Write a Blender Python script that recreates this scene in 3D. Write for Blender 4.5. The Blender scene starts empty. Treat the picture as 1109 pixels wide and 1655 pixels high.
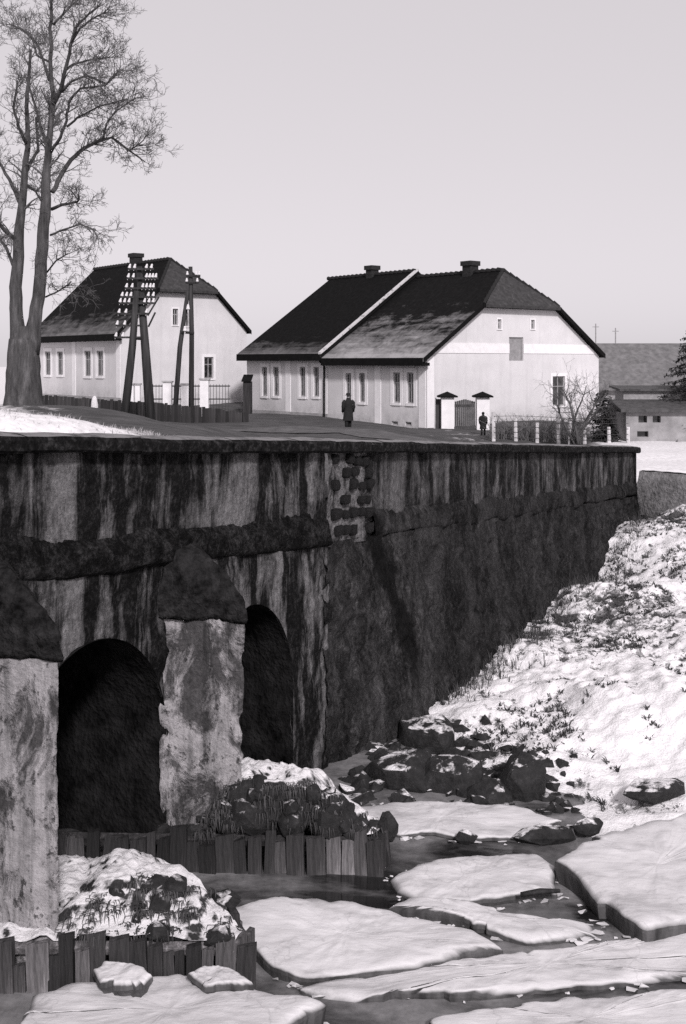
import bpy, math, random
import numpy as np
from mathutils import Vector
from mathutils.geometry import tessellate_polygon

S = bpy.context.scene
COL = S.collection
random.seed(7)

# ------------------------------------------------------------------ camera, sky, sun, exposure
EYE = 4.9            # eye height above the water (water is z = 0)
F, HOR, CX = 1838.9, 584.0, 554.5
cam = bpy.data.cameras.new('camera')
cam.sensor_fit = 'VERTICAL'; cam.sensor_height = 36.0; cam.sensor_width = 24.0
cam.lens = 40.0
cam.shift_y = -(827.5 - HOR) / 1655.0
cam.clip_start = 0.1; cam.clip_end = 5000
camo = bpy.data.objects.new('camera', cam); COL.objects.link(camo)
camo.location = (0, 0, EYE); camo.rotation_euler = (math.radians(90), 0, 0)
S.camera = camo

TO_SUN = Vector((0.22, -0.97, 0)).normalized()
ELEV = math.radians(33)
world = bpy.data.worlds.new('World'); S.world = world; world.use_nodes = True
wn = world.node_tree; wn.nodes.clear()
sky = wn.nodes.new('ShaderNodeTexSky'); sky.sky_type = 'NISHITA'; sky.sun_disc = False
sky.sun_elevation = ELEV
sky.sun_rotation = math.atan2(TO_SUN.x, TO_SUN.y)
sky.air_density = 1.0; sky.dust_density = 1.5; sky.ozone_density = 1.0
bw = wn.nodes.new('ShaderNodeRGBToBW')
mixv = wn.nodes.new('ShaderNodeMix'); mixv.data_type = 'RGBA'; mixv.inputs['Factor'].default_value = 0.75
mixv.inputs['B'].default_value = (5.6, 5.6, 5.6, 1)          # even veil of thin winter cloud
tint = wn.nodes.new('ShaderNodeMix'); tint.data_type = 'RGBA'; tint.blend_type = 'MULTIPLY'
tint.inputs['Factor'].default_value = 1.0; tint.inputs['B'].default_value = (1.0, 0.945, 0.99, 1)
bg = wn.nodes.new('ShaderNodeBackground'); bg.inputs['Strength'].default_value = 0.125
wo = wn.nodes.new('ShaderNodeOutputWorld')
wn.links.new(sky.outputs[0], bw.inputs[0]); wn.links.new(bw.outputs[0], mixv.inputs['A'])
wn.links.new(mixv.outputs['Result'], tint.inputs['A'])
wn.links.new(tint.outputs['Result'], bg.inputs['Color']); wn.links.new(bg.outputs[0], wo.inputs[0])

sun = bpy.data.lights.new('sun', 'SUN'); sun.energy = 3.2; sun.angle = math.radians(6)
sun.color = (1.0, 0.96, 0.985)
suno = bpy.data.objects.new('sun', sun); COL.objects.link(suno)
to_sun = Vector((TO_SUN.x * math.cos(ELEV), TO_SUN.y * math.cos(ELEV), math.sin(ELEV)))
suno.rotation_euler = to_sun.to_track_quat('Z', 'Y').to_euler()
suno.location = to_sun * 60

S.view_settings.view_transform = 'Standard'; S.view_settings.look = 'None'
S.view_settings.exposure = 0.14; S.view_settings.gamma = 1.0
S.render.engine = 'CYCLES'
S.cycles.use_denoising = False
S.cycles.max_bounces = 5; S.cycles.diffuse_bounces = 3
S.render.filter_size = 2.1

# ------------------------------------------------------------------ helpers
def P(u, v, Y):
    """point of the place seen at photo pixel (u, v) when it stands Y metres away"""
    return Vector(((u - CX) / F * Y, Y, EYE - (v - HOR) / F * Y))

def PZ(u, v, z):
    Y = (EYE - z) * F / (v - HOR)
    return Vector(((u - CX) / F * Y, Y, z))

def _h(ix, iy, iz, seed):
    n = (ix * 374761393 + iy * 668265263 + iz * 2147483647 + seed * 1274126177) & 0xFFFFFFFF
    n = ((n ^ (n >> 13)) * 1274126177) & 0xFFFFFFFF
    n = ((n ^ (n >> 16)) * 2246822519) & 0xFFFFFFFF
    return ((n ^ (n >> 15)) & 0xFFFFFF) / float(0xFFFFFF) * 2 - 1

def vnoise(p, seed=0):
    p = np.asarray(p, float)
    i = np.floor(p).astype(np.int64); f = p - i
    f = f * f * f * (f * (f * 6 - 15) + 10)
    r = 0
    for dx in (0, 1):
        wx = f[:, 0] if dx else 1 - f[:, 0]
        for dy in (0, 1):
            wy = f[:, 1] if dy else 1 - f[:, 1]
            for dz in (0, 1):
                wz = f[:, 2] if dz else 1 - f[:, 2]
                r = r + _h(i[:, 0] + dx, i[:, 1] + dy, i[:, 2] + dz, seed) * wx * wy * wz
    return r

def fbm(p, scale=1.0, octv=4, seed=0, gain=0.5):
    p = np.asarray(p, float) * scale
    a, s, r = 1.0, 0.0, 0
    for k in range(octv):
        r = r + a * vnoise(p + k * 17.3, seed + k); s += a; a *= gain; p = p * 2.03
    return r / s

def obj(name, verts, faces, mat, parent=None, smooth=False):
    me = bpy.data.meshes.new(name)
    me.from_pydata([tuple(map(float, v)) for v in verts], [], [tuple(int(i) for i in f) for f in faces])
    me.update()
    if mat is not None: me.materials.append(mat)
    if smooth: me.polygons.foreach_set('use_smooth', [True] * len(me.polygons))
    o = bpy.data.objects.new(name, me); COL.objects.link(o)
    if parent is not None: o.parent = parent
    return o

def share(name, me, parent=None):
    o = bpy.data.objects.new(name, me); COL.objects.link(o)
    if parent is not None: o.parent = parent
    return o

def tag(o, label=None, cat=None, group=None, kind=None):
    if label: o['label'] = label
    if cat: o['category'] = cat
    if group: o['group'] = group
    if kind: o['kind'] = kind
    return o

def thing(name, label, cat, loc=(0, 0, 0), rz=0.0, group=None):
    o = bpy.data.objects.new(name, None); COL.objects.link(o)
    o.empty_display_size = 0.2
    o.location = loc; o.rotation_euler = (0, 0, rz)
    return tag(o, label, cat, group, 'thing')

class MB:
    def __init__(s): s.v = []; s.f = []
    def add(s, v, f):
        n = len(s.v); s.v += [tuple(x) for x in v]; s.f += [tuple(i + n for i in q) for q in f]
        return s
    def box(s, a, b):
        x0, y0, z0 = a; x1, y1, z1 = b
        v = [(x0,y0,z0),(x1,y0,z0),(x1,y1,z0),(x0,y1,z0),(x0,y0,z1),(x1,y0,z1),(x1,y1,z1),(x0,y1,z1)]
        return s.add(v, [(0,3,2,1),(4,5,6,7),(0,1,5,4),(1,2,6,5),(2,3,7,6),(3,0,4,7)])
    def tube(s, pts, rad, n=6, cap=True):
        pts = [Vector(p) for p in pts]; rings = []
        up = Vector((0.13, 0.31, 0.94))
        for i, p in enumerate(pts):
            d = (pts[min(i + 1, len(pts) - 1)] - pts[max(i - 1, 0)])
            if d.length < 1e-9: d = Vector((0, 0, 1))
            d.normalize()
            a = d.cross(up)
            if a.length < 1e-3: a = d.cross(Vector((1, 0, 0)))
            a.normalize(); b = d.cross(a)
            rings.append([p + (a * math.cos(2 * math.pi * k / n) + b * math.sin(2 * math.pi * k / n)) * rad[i] for k in range(n)])
        v = [q for r in rings for q in r]; f = []
        for i in range(len(pts) - 1):
            for k in range(n):
                k2 = (k + 1) % n
                f.append((i*n+k, i*n+k2, (i+1)*n+k2, (i+1)*n+k))
        if cap:
            f.append(tuple(range(n - 1, -1, -1))); f.append(tuple((len(pts)-1)*n + k for k in range(n)))
        return s.add(v, f)
    def bar(s, p0, p1, w, h=None):
        h = h or w
        return s.tube([p0, p1], [w * 0.7071, h * 0.7071], 4)
    def prism(s, poly, off):
        """closed slab: polygon of 3D points, extruded by off"""
        n = len(poly); off = Vector(off)
        v = [Vector(p) for p in poly] + [Vector(p) + off for p in poly]
        f = [tuple(range(n)), tuple(range(2*n-1, n-1, -1))]
        f += [((i+1) % n, i, n+i, n+(i+1) % n) for i in range(n)]
        return s.add(v, f)
    def build(s, name, mat, parent=None, smooth=False):
        return obj(name, s.v, s.f, mat, parent, smooth)

def grid_faces(nu, nv, wrap=False):
    f = []
    for j in range(nv - 1):
        for i in range(nu - 1 if not wrap else nu):
            i2 = (i + 1) % nu
            f.append((j*nu+i, j*nu+i2, (j+1)*nu+i2, (j+1)*nu+i))
    return f

# ------------------------------------------------------------------ materials (grey film tones, with a faint mauve cast)
def grey(v): return (v, v * 0.975, v * 0.985, 1)

class NB:
    def __init__(s, name, rough=0.85, spec=0.3):
        s.m = bpy.data.materials.new(name); s.m.use_nodes = True
        s.t = s.m.node_tree; s.b = s.t.nodes['Principled BSDF']
        s.b.inputs['Roughness'].default_value = rough
        s.b.inputs['Specular IOR Level'].default_value = spec
    def n(s, t, **kw):
        x = s.t.nodes.new(t)
        for k, v in kw.items(): setattr(x, k, v)
        return x
    def l(s, a, b): s.t.links.new(a, b)
    def coord(s, kind='Object', scale=(1, 1, 1), loc=(0, 0, 0)):
        if kind == 'World': o = s.n('ShaderNodeNewGeometry').outputs['Position']
        else: o = s.n('ShaderNodeTexCoord').outputs[kind]
        mp = s.n('ShaderNodeMapping'); mp.inputs['Scale'].default_value = scale; mp.inputs['Location'].default_value = loc
        s.l(o, mp.inputs['Vector']); return mp.outputs[0]
    def noise(s, vec, scale, detail=4, rough=0.55, dist=0.0):
        x = s.n('ShaderNodeTexNoise'); x.inputs['Scale'].default_value = scale
        x.inputs['Detail'].default_value = detail; x.inputs['Roughness'].default_value = rough
        x.inputs['Distortion'].default_value = dist
        s.l(vec, x.inputs['Vector']); return x.outputs['Fac']
    def voro(s, vec, scale, feat='F1'):
        x = s.n('ShaderNodeTexVoronoi'); x.feature = feat; x.inputs['Scale'].default_value = scale
        s.l(vec, x.inputs['Vector']); return x.outputs['Distance']
    def ramp(s, fac, stops, interp='LINEAR'):
        x = s.n('ShaderNodeValToRGB'); x.color_ramp.interpolation = interp
        e = x.color_ramp.elements
        while len(e) < len(stops): e.new(0.5)
        for q, (p, v) in zip(e, stops):
            q.position = p; q.color = grey(v) if not isinstance(v, tuple) else v
        s.l(fac, x.inputs[0]); return x.outputs[0]
    def mr(s, fac, a, b, c=0.0, d=1.0):
        x = s.n('ShaderNodeMapRange'); x.clamp = True
        for k, v in zip(('From Min', 'From Max', 'To Min', 'To Max'), (a, b, c, d)): x.inputs[k].default_value = v
        s.l(fac, x.inputs['Value']); return x.outputs[0]
    def math(s, op, a, b=None):
        x = s.n('ShaderNodeMath', operation=op)
        for i, v in enumerate((a, b)):
            if v is None: continue
            if isinstance(v, (int, float)): x.inputs[i].default_value = v
            else: s.l(v, x.inputs[i])
        return x.outputs[0]
    def mix(s, fac, a, b, mode='MIX'):
        x = s.n('ShaderNodeMix', data_type='RGBA', blend_type=mode)
        for k, v in (('Factor', fac), ('A', a), ('B', b)):
            if isinstance(v, (int, float)):
                if k == 'Factor': x.inputs[k].default_value = v
                else: x.inputs[k].default_value = grey(v)
            else: s.l(v, x.inputs[k])
        return x.outputs['Result']
    def color(s, c): s.l(c, s.b.inputs['Base Color']); return s
    def bump(s, h, strength=0.5, dist=0.02):
        x = s.n('ShaderNodeBump'); x.inputs['Strength'].default_value = strength; x.inputs['Distance'].default_value = dist
        s.l(h, x.inputs['Height']); s.l(x.outputs[0], s.b.inputs['Normal']); return s
    def sep(s, vec):
        x = s.n('ShaderNodeSeparateXYZ'); s.l(vec, x.inputs[0]); return x.outputs
    def normal_z(s):
        return s.sep(s.n('ShaderNodeNewGeometry').outputs['Normal'])[2]

def mat_simple(name, v, var=0.25, scale=6, rough=0.85, bump=0.3, bscale=40, kind='Object', spec=0.3, dist=0.01):
    b = NB(name, rough, spec); c = b.coord(kind)
    b.color(b.ramp(b.noise(c, scale, 6, 0.65), [(0.3, v * (1 - var)), (0.7, v * (1 + var))]))
    if bump: b.bump(b.noise(c, bscale, 4), bump, dist)
    return b.m

def mat_streak(name, light, dark, us, zs, lo, hi, bump=0.7, wedge=False):
    """old render and rubble, stained by water running down from the coping"""
    b = NB(name, 0.9, 0.06)
    st = b.coord('Object', (us, 0.6, zs)); c = b.coord('Object')
    n1 = b.noise(st, 1.0, 6, 0.66, 0.7)
    st2 = b.coord('Object', (us * 3.1, 0.6, zs * 1.6), (3, 1, 2))
    n2 = b.noise(st2, 1.0, 4, 0.6, 0.2)
    n3 = b.noise(c, 1.6, 5, 0.6)
    s = b.math('ADD', b.math('MULTIPLY', n1, 0.6), b.math('ADD', b.math('MULTIPLY', n2, 0.22), b.math('MULTIPLY', n3, 0.18)))
    mask = b.mr(s, lo, hi)
    grain = b.math('ADD', b.math('MULTIPLY', b.noise(b.coord('Object', (1, 1, 0.7)), 30, 6, 0.78), 0.6), b.math('MULTIPLY', b.noise(b.coord('Object', (1, 1, 0.8), (4, 2, 1)), 6.5, 6, 0.7, 0.6), 0.4))
    lit = b.ramp(grain, [(0.34, light * 0.25), (0.5, light), (0.66, light * 1.7)])
    drk = b.ramp(grain, [(0.36, dark * 0.3), (0.5, dark), (0.58, dark * 3.0), (0.68, dark * 7.0)])
    col = b.mix(mask, drk, lit)
    if wedge:          # the damp slanting stain beside the joint with the bridge
        x, y, z = b.sep(c)
        off = b.math('ABSOLUTE', b.math('SUBTRACT', b.math('ADD', x, b.math('MULTIPLY', z, 0.437)), 2.40))
        off = b.math('ADD', off, b.math('MULTIPLY', b.math('SUBTRACT', n3, 0.5), 0.5))
        near = b.math('MULTIPLY', b.mr(off, 0.15, 0.30, 1, 0), b.mr(z, 0.5, 0.9))
        pale = b.math('MULTIPLY', b.mr(b.math('ABSOLUTE', b.math('SUBTRACT', x, 1.3)), 0.9, 2.2, 1, 0), b.mr(b.noise(b.coord('Object', (3, 1, 1.0), (5, 3, 1)), 1.4, 6, 0.7, 0.5), 0.48, 0.62))
        col = b.mix(b.math('MULTIPLY', pale, 0.8), col, b.ramp(grain, [(0.36, 0.02), (0.5, 0.07), (0.64, 0.15)]))
        col = b.mix(near, col, b.ramp(grain, [(0.4, 0.003), (0.65, 0.016)]))
    b.color(col)
    hgt = b.math('ADD', b.math('MULTIPLY', b.voro(c, 9), 0.7), b.math('MULTIPLY', b.noise(c, 45, 6, 0.7), 0.8))
    b.bump(hgt, bump, 0.06)
    return b.m

def mat_snow(name, v=0.82, dirt=0.0, dscale=3.0, dval=0.04, lump=8):
    b = NB(name, 0.65, 0.25); c = b.coord('World')
    col = b.ramp(b.noise(c, 5, 5), [(0.3, v * 0.93), (0.7, v)])
    if dirt > 0:
        k = b.noise(c, dscale, 7, 0.68, 0.3)
        col = b.mix(b.mr(k, 0.66 - dirt, 0.70 - dirt, 0, 1), col, b.ramp(b.noise(c, 50, 3), [(0.3, dval * 0.5), (0.7, dval * 1.8)]))
    b.color(col)
    b.bump(b.math('ADD', b.noise(c, lump, 5, 0.6), b.math('MULTIPLY', b.noise(c, 70, 3), 0.25)), 0.35, 0.03)
    return b.m

def mat_rock_snow(name, rock=0.035, snow=0.82, lo=0.45, hi=0.6, nz=0.35, ns=5.5):
    """rock with snow lying on every face that looks upward"""
    b = NB(name, 0.85, 0.3); c = b.coord('World')
    r = b.ramp(b.noise(c, 11, 7, 0.7), [(0.3, rock * 0.35), (0.55, rock), (0.8, rock * 2.6)])
    k = b.math('ADD', b.normal_z(), b.math('MULTIPLY', b.math('SUBTRACT', b.noise(c, ns, 7, 0.62, 0.3), 0.5), nz * 4))
    b.color(b.mix(b.mr(k, lo, hi), r, b.ramp(b.noise(c, 12, 3), [(0.3, snow * 0.9), (0.7, snow)])))
    b.bump(b.noise(c, 22, 6, 0.7), 0.7, 0.04)
    return b.m

M = {}
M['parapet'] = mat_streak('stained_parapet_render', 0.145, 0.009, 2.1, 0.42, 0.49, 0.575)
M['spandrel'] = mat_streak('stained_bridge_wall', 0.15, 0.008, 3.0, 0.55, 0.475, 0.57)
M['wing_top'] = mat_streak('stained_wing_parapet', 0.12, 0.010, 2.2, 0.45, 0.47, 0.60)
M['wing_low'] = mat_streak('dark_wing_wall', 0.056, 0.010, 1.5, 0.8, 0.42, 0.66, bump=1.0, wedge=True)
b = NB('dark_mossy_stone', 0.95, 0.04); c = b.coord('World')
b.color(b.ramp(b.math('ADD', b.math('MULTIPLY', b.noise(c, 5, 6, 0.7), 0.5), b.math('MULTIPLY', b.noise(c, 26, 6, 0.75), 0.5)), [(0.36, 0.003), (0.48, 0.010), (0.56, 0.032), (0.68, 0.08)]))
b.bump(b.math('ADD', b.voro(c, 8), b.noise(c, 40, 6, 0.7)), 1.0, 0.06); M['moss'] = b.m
M['capstone'] = mat_simple('dark_capstone', 0.017, 0.9, 9, 0.95, 1.0, 22, 'World', spec=0.05, dist=0.05)
M['coping'] = NB('frosted_coping', 0.9, 0.05)
b = M['coping']; c = b.coord('World')
k = b.math('ADD', b.normal_z(), b.math('MULTIPLY', b.math('SUBTRACT', b.noise(c, 3, 6, 0.7), 0.5), 1.2))
b.color(b.mix(b.mr(k, 0.7, 1.0), b.ramp(b.noise(c, 14, 6, 0.75), [(0.35, 0.003), (0.52, 0.010), (0.7, 0.045)]), 0.20)); b.bump(b.noise(c, 25, 5), 0.8, 0.02)
M['coping'] = b.m
M['barrel'] = mat_simple('dark_arch_stone', 0.012, 0.9, 4, 0.95, 0.9, 16, spec=0.03, dist=0.05)  # very dark, uneven stone tone for the inside of the arches

b = NB('worn_pier_plaster', 0.85); c = b.coord('World')
base = b.ramp(b.noise(c, 6, 8, 0.75), [(0.28, 0.16), (0.5, 0.33), (0.72, 0.44)])
st1 = b.noise(b.coord('World', (1, 1, 0.6), (0.35, 0, 0.2)), 2.2, 8, 0.7, 0.5)
st2 = b.noise(b.coord('World', (1, 1, 0.8), (3.1, 1, 0.7)), 6.5, 6, 0.65, 0.4)
hole = b.math('MAXIMUM', b.mr(st1, 0.49, 0.57), b.mr(st2, 0.575, 0.64))
pits = b.mr(b.noise(c, 15, 4, 0.6), 0.61, 0.68)
base = b.mix(b.math('MULTIPLY', hole, 0.93), base, b.ramp(b.noise(c, 25, 5, 0.7), [(0.3, 0.010), (0.7, 0.07)]))
base = b.mix(b.math('MULTIPLY', pits, 0.75), base, 0.03)
base = b.mix(0.7, base, b.ramp(b.noise(b.coord('World', (9, 9, 0.6)), 1, 6, 0.65, 0.3), [(0.35, 0.25), (0.55, 1.0)]), 'MULTIPLY')
b.color(base); b.bump(b.math('ADD', b.noise(c, 30, 6, 0.7), b.math('MULTIPLY', hole, -1.2)), 0.7, 0.03)
M['pier'] = b.m
b = NB('pale_lime_mortar', 0.9, 0.06); c = b.coord('Object')
mk = b.mr(b.math('ADD', b.noise(b.coord('Object', (2.2, 1, 1.2)), 1.6, 6, 0.7, 0.6), b.math('MULTIPLY', b.mr(b.sep(c)[0], 0.95, 1.3), -0.25)), 0.36, 0.5)
b.color(b.mix(mk, b.ramp(b.noise(c, 25, 5, 0.7), [(0.35, 0.004), (0.7, 0.03)]), b.ramp(b.noise(c, 20, 6, 0.75), [(0.32, 0.05), (0.5, 0.13), (0.68, 0.24)])))
b.bump(b.noise(c, 30, 6, 0.7), 0.9, 0.04); M['mortar'] = b.m
M['patchstone'] = mat_simple('dark_field_stone', 0.024, 0.8, 10, 0.9, 0.9, 30, spec=0.06, dist=0.03)
M['plank'] = NB('wet_oak_plank', 0.7, 0.4); b = M['plank']
oi = b.n('ShaderNodeObjectInfo').outputs['Random']
g = b.noise(b.coord('Object', (26, 26, 1.4)), 1, 5, 0.65)
b.color(b.mix(1.0, b.ramp(g, [(0.3, 0.012), (0.55, 0.055), (0.8, 0.17)]), b.ramp(oi, [(0.0, 0.25), (0.55, 0.7), (0.85, 1.6), (1.0, 3.2)]), 'MULTIPLY'))
b.bump(g, 0.8, 0.02); M['plank'] = b.m
M['rubble2'] = mat_rock_snow('snow_capped_rubble', 0.022, 0.72, 0.66, 0.82, 0.20)
M['rubble1'] = mat_rock_snow('snowy_rubble', 0.026, 0.70, 0.66, 0.80, 0.40, 3.4)
M['rock'] = mat_rock_snow('bank_rock', 0.022, 0.8, 0.93, 1.06, 0.30)
M['bank'] = NB('bank_snow', 0.7, 0.25); b = M['bank']; c = b.coord('World')
at = b.n('ShaderNodeAttribute', attribute_name='bare').outputs['Fac']
k = b.math('ADD', b.noise(b.coord('World', (1.5, 0.8, 1.5)), 3.6, 8, 0.72, 0.4), at)
k2 = b.math('ADD', b.noise(b.coord('World', (1.0, 0.6, 1.0)), 11, 5, 0.7, 0.2), b.math('MULTIPLY', at, 0.8))
soil = b.ramp(b.noise(c, 45, 4), [(0.3, 0.02), (0.7, 0.11)])
col = b.ramp(b.noise(c, 4, 5), [(0.3, 0.74), (0.7, 0.85)])
msk = b.math('MAXIMUM', b.mr(k, 0.60, 0.66), b.math('MULTIPLY', b.mr(k2, 0.575, 0.645), 0.8))
b.color(b.mix(msk, col, soil))
b.bump(b.math('SUBTRACT', b.noise(c, 14, 6, 0.65), b.math('MULTIPLY', msk, 0.5)), 0.7, 0.05); M['bank'] = b.m

b = NB('snow_on_ice', 0.6, 0.3); c = b.coord('World')
top = b.ramp(b.noise(b.coord('World', (0.5, 1, 1)), 2.2, 8, 0.68, 0.3), [(0.3, 0.30), (0.46, 0.54), (0.7, 0.68)])
spk = b.mr(b.noise(b.coord('World', (0.7, 1.2, 1)), 17, 6, 0.7, 0.3), 0.62, 0.74, 0, 0.5)
top = b.mix(spk, top, 0.16)
crk = b.n('ShaderNodeTexVoronoi'); crk.feature = 'DISTANCE_TO_EDGE'; crk.inputs['Scale'].default_value = 0.6
wv = b.n('ShaderNodeVectorMath', operation='ADD'); nz_ = b.n('ShaderNodeTexNoise'); nz_.inputs['Scale'].default_value = 2.5; nz_.inputs['Detail'].default_value = 5
b.l(b.coord('World'), nz_.inputs['Vector']); b.l(b.coord('World', (0.8, 1.3, 1)), wv.inputs[0]); b.l(nz_.outputs['Color'], wv.inputs[1]); b.l(wv.outputs[0], crk.inputs['Vector'])
top = b.mix(b.mr(crk.outputs['Distance'], 0.0, 0.010, 0.22, 0.0), top, 0.12)
edge = b.ramp(b.noise(b.coord('World', (6, 6, 1.5)), 1.5, 5), [(0.3, 0.02), (0.7, 0.10)])
b.color(b.mix(b.mr(b.normal_z(), 0.45, 0.85), edge, top))
b.bump(b.math('ADD', b.noise(b.coord('World', (0.6, 1.4, 1)), 5, 5), b.math('MULTIPLY', b.noise(c, 60, 3), 0.15)), 0.35, 0.04)
M['floe'] = b.m

b = NB('half_frozen_river', 0.12, 0.5); c = b.coord('World')
k = b.noise(b.coord('World', (0.55, 1.0, 1.0), (2.0, 0.6, 0)), 0.9, 6, 0.6, 0.4)
mk = b.mr(k, 0.40, 0.56)
b.color(b.mix(mk, b.ramp(b.noise(c, 3, 4), [(0.3, 0.008), (0.7, 0.02)]), b.ramp(b.noise(c, 6, 6, 0.7), [(0.3, 0.10), (0.7, 0.24)])))
b.l(b.mr(mk, 0, 1, 0.08, 0.55), b.b.inputs['Roughness'])
b.bump(b.noise(b.coord('World', (1, 2.2, 1)), 5, 4), 0.15, 0.02)
M['water'] = b.m

b = NB('village_ground', 0.9); c = b.coord('World')
sa = b.n('ShaderNodeAttribute', attribute_name='snow').outputs['Fac']
k = b.math('ADD', b.math('MULTIPLY', sa, 1.0), b.math('SUBTRACT', b.noise(c, 1.3, 8, 0.7), 0.5))
dirt = b.ramp(b.noise(b.coord('World', (0.4, 1, 1)), 2.5, 7, 0.7), [(0.3, 0.02), (0.7, 0.085)])
b.color(b.mix(b.mr(k, 0.42, 0.62), dirt, b.ramp(b.noise(c, 8, 4), [(0.3, 0.55), (0.7, 0.78)])))
b.bump(b.noise(c, 6, 6), 0.5, 0.05); M['ground'] = b.m
M['road'] = mat_simple('trodden_dirt_road', 0.085, 0.4, 2.2, 0.9, 0.5, 20, 'World', dist=0.03)

def mat_plaster(name, v):
    b = NB(name, 0.9, 0.2); c = b.coord('Object')
    big = b.ramp(b.noise(c, 0.8, 6, 0.65), [(0.3, v * 0.86), (0.65, v)])
    z = b.sep(b.coord('Object'))[2]
    low = b.math('MULTIPLY', b.mr(z, 0.0, 0.9, 1.0, 0.0), b.mr(b.noise(c, 2.5, 6, 0.7), 0.35, 0.65))
    run = b.mr(b.noise(b.coord('Object', (3.5, 3.5, 0.35)), 1, 6, 0.68, 0.3), 0.50, 0.72, 0, 0.22)
    big = b.mix(run, big, v * 0.55)
    b.color(b.mix(b.math('MULTIPLY', low, 0.75), big, v * 0.42)); b.bump(b.noise(c, 18, 5), 0.3, 0.01)
    return b.m
M['facade'] = mat_plaster('weathered_plaster', 0.60)
M['gable'] = mat_plaster('limewashed_gable', 0.60)
M['trim'] = mat_simple('white_lime_trim', 0.70, 0.08, 3, 0.9, 0.2, 30)
M['plinth'] = mat_simple('grey_plinth', 0.30, 0.25, 3, 0.9, 0.4, 20)
M['glass'] = NB('dark_window_glass', 0.15, 0.6)
M['glass'].color(M['glass'].ramp(M['glass'].noise(M['glass'].coord('Object'), 4, 3), [(0.42, 0.010), (0.62, 0.06)])); M['glass'] = M['glass'].m
M['sash'] = mat_simple('grey_window_sash', 0.30, 0.3, 5)
M['shutter'] = mat_simple('weathered_shutter', 0.24, 0.25, 7)
M['brick'] = mat_simple('sooty_chimney_brick', 0.018, 0.5, 9, 0.9, 0.8, 14, dist=0.03)
M['eave'] = mat_simple('shadow_dark_eave_board', 0.008, 0.3, 5, spec=0.05)  # near-black: the shadow under the eaves is put into the colour
M['ridge'] = mat_simple('dark_ridge_tile', 0.012, 0.4, 5)

def mat_roof(name, v, snow_lo, snow_hi, s_amt):
    """tile courses; x runs up the slope, snow still lies low down towards the eave"""
    b = NB(name, 0.9, 0.05); c = b.coord('Object'); x, y, z = b.sep(c)
    w = b.n('ShaderNodeTexWave', wave_type='BANDS', bands_direction='Z', wave_profile='SAW'); w.inputs['Scale'].default_value = 1.15
    w.inputs['Distortion'].default_value = 0.6; w.inputs['Detail'].default_value = 2; b.l(c, w.inputs['Vector'])
    col = b.ramp(b.noise(c, 5, 6, 0.7), [(0.3, v * 0.5), (0.6, v), (0.8, v * 2.2)])
    if s_amt > 0:
        ramp = b.mr(x, snow_lo, snow_hi, 0.30, -0.26)
        n = b.math('ADD', b.math('MULTIPLY', b.noise(b.coord('Object', (1.0, 0.7, 1.6)), 1.1, 7, 0.7, 0.5), 0.75), b.math('MULTIPLY', b.noise(b.coord('Object', (0.8, 1.6, 0.8)), 4.5, 8, 0.8, 0.2), 0.25))
        rows = b.math('MULTIPLY', w.outputs['Fac'], 0.06)
        k = b.mr(b.math('ADD', b.math('ADD', ramp, n), rows), 0.50, 0.84, 0, s_amt)
        col = b.mix(k, col, 0.5)
    b.color(col); b.bump(w.outputs['Fac'], 0.6, 0.04); return b.m
M['roofA'] = mat_roof('snow_dusted_tiles', 0.010, -0.9, 4.8, 0.60)
M['roofB'] = mat_roof('dark_tiles', 0.008, -0.9, 1.5, 0.26)
M['roofH'] = mat_roof('lit_hip_tiles', 0.055, 0, 1, 0)  # paler than the front slopes: light falling on the hip put into the colour
M['roofC'] = mat_roof('dark_tiles_streaked', 0.009, -0.8, 1.9, 0.28)
M['roofD'] = mat_simple('frosted_hazy_barn_tiles', 0.13, 0.35, 2.5, 0.9, 0.5, 12, dist=0.03)  # frost grey, with the paling of distance haze put into the colour
M['barnwall'] = mat_simple('old_barn_wall', 0.24, 0.35, 1.6, 0.9, 0.5, 12)
M['boards'] = NB('weathered_boards', 0.9); b = M['boards']
oi = b.n('ShaderNodeObjectInfo').outputs['Random']
b.color(b.mix(1.0, b.ramp(b.noise(b.coord('Object', (14, 14, 1.2)), 1, 5), [(0.3, 0.014), (0.7, 0.045)]), b.ramp(oi, [(0, 0.5), (1, 1.5)]), 'MULTIPLY'))
M['boards'] = b.m
M['gate'] = mat_simple('gate_boards', 0.06, 0.5, 4)
M['pole'] = NB('tarred_pole', 0.8); b = M['pole']
b.color(b.ramp(b.noise(b.coord('Object', (12, 12, 0.8)), 1, 5), [(0.3, 0.010), (0.7, 0.05)])); M['pole'] = b.m
M['porcelain'] = mat_simple('white_porcelain', 0.66, 0.03, 3, 0.25, 0, spec=0.6)
M['bark'] = NB('grey_bark', 0.95, 0.2); b = M['bark']
c = b.coord('World', (5, 5, 0.9))
b.color(b.ramp(b.noise(c, 1.6, 7, 0.7), [(0.3, 0.025), (0.55, 0.075), (0.8, 0.18)])); b.bump(b.noise(c, 2.2, 7, 0.7), 1.0, 0.06)
M['bark'] = b.m
M['twig'] = mat_simple('dark_twig', 0.085, 0.3, 3, 0.9, 0)
M['needle'] = mat_simple('dark_needles', 0.03, 0.5, 3, 0.9, 0)
M['coat'] = mat_simple('dark_wool_coat', 0.014, 0.3, 12, 0.95, 0.2)
M['skin'] = mat_simple('skin', 0.30, 0.1, 6, 0.6, 0)
M['post'] = mat_simple('pale_concrete_post', 0.48, 0.3, 4)
M['drygrass'] = mat_simple('dry_grass', 0.30, 0.5, 1.5, 0.9, 0, kind='World')
M['deadgrass'] = mat_simple('dead_leaf_and_grass', 0.05, 0.7, 3, 0.9, 0, kind='World')
M['snow'] = mat_snow('clean_snow', 0.80)
M['wire'] = mat_simple('rusty_wire', 0.05, 0.3, 5)

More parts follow.
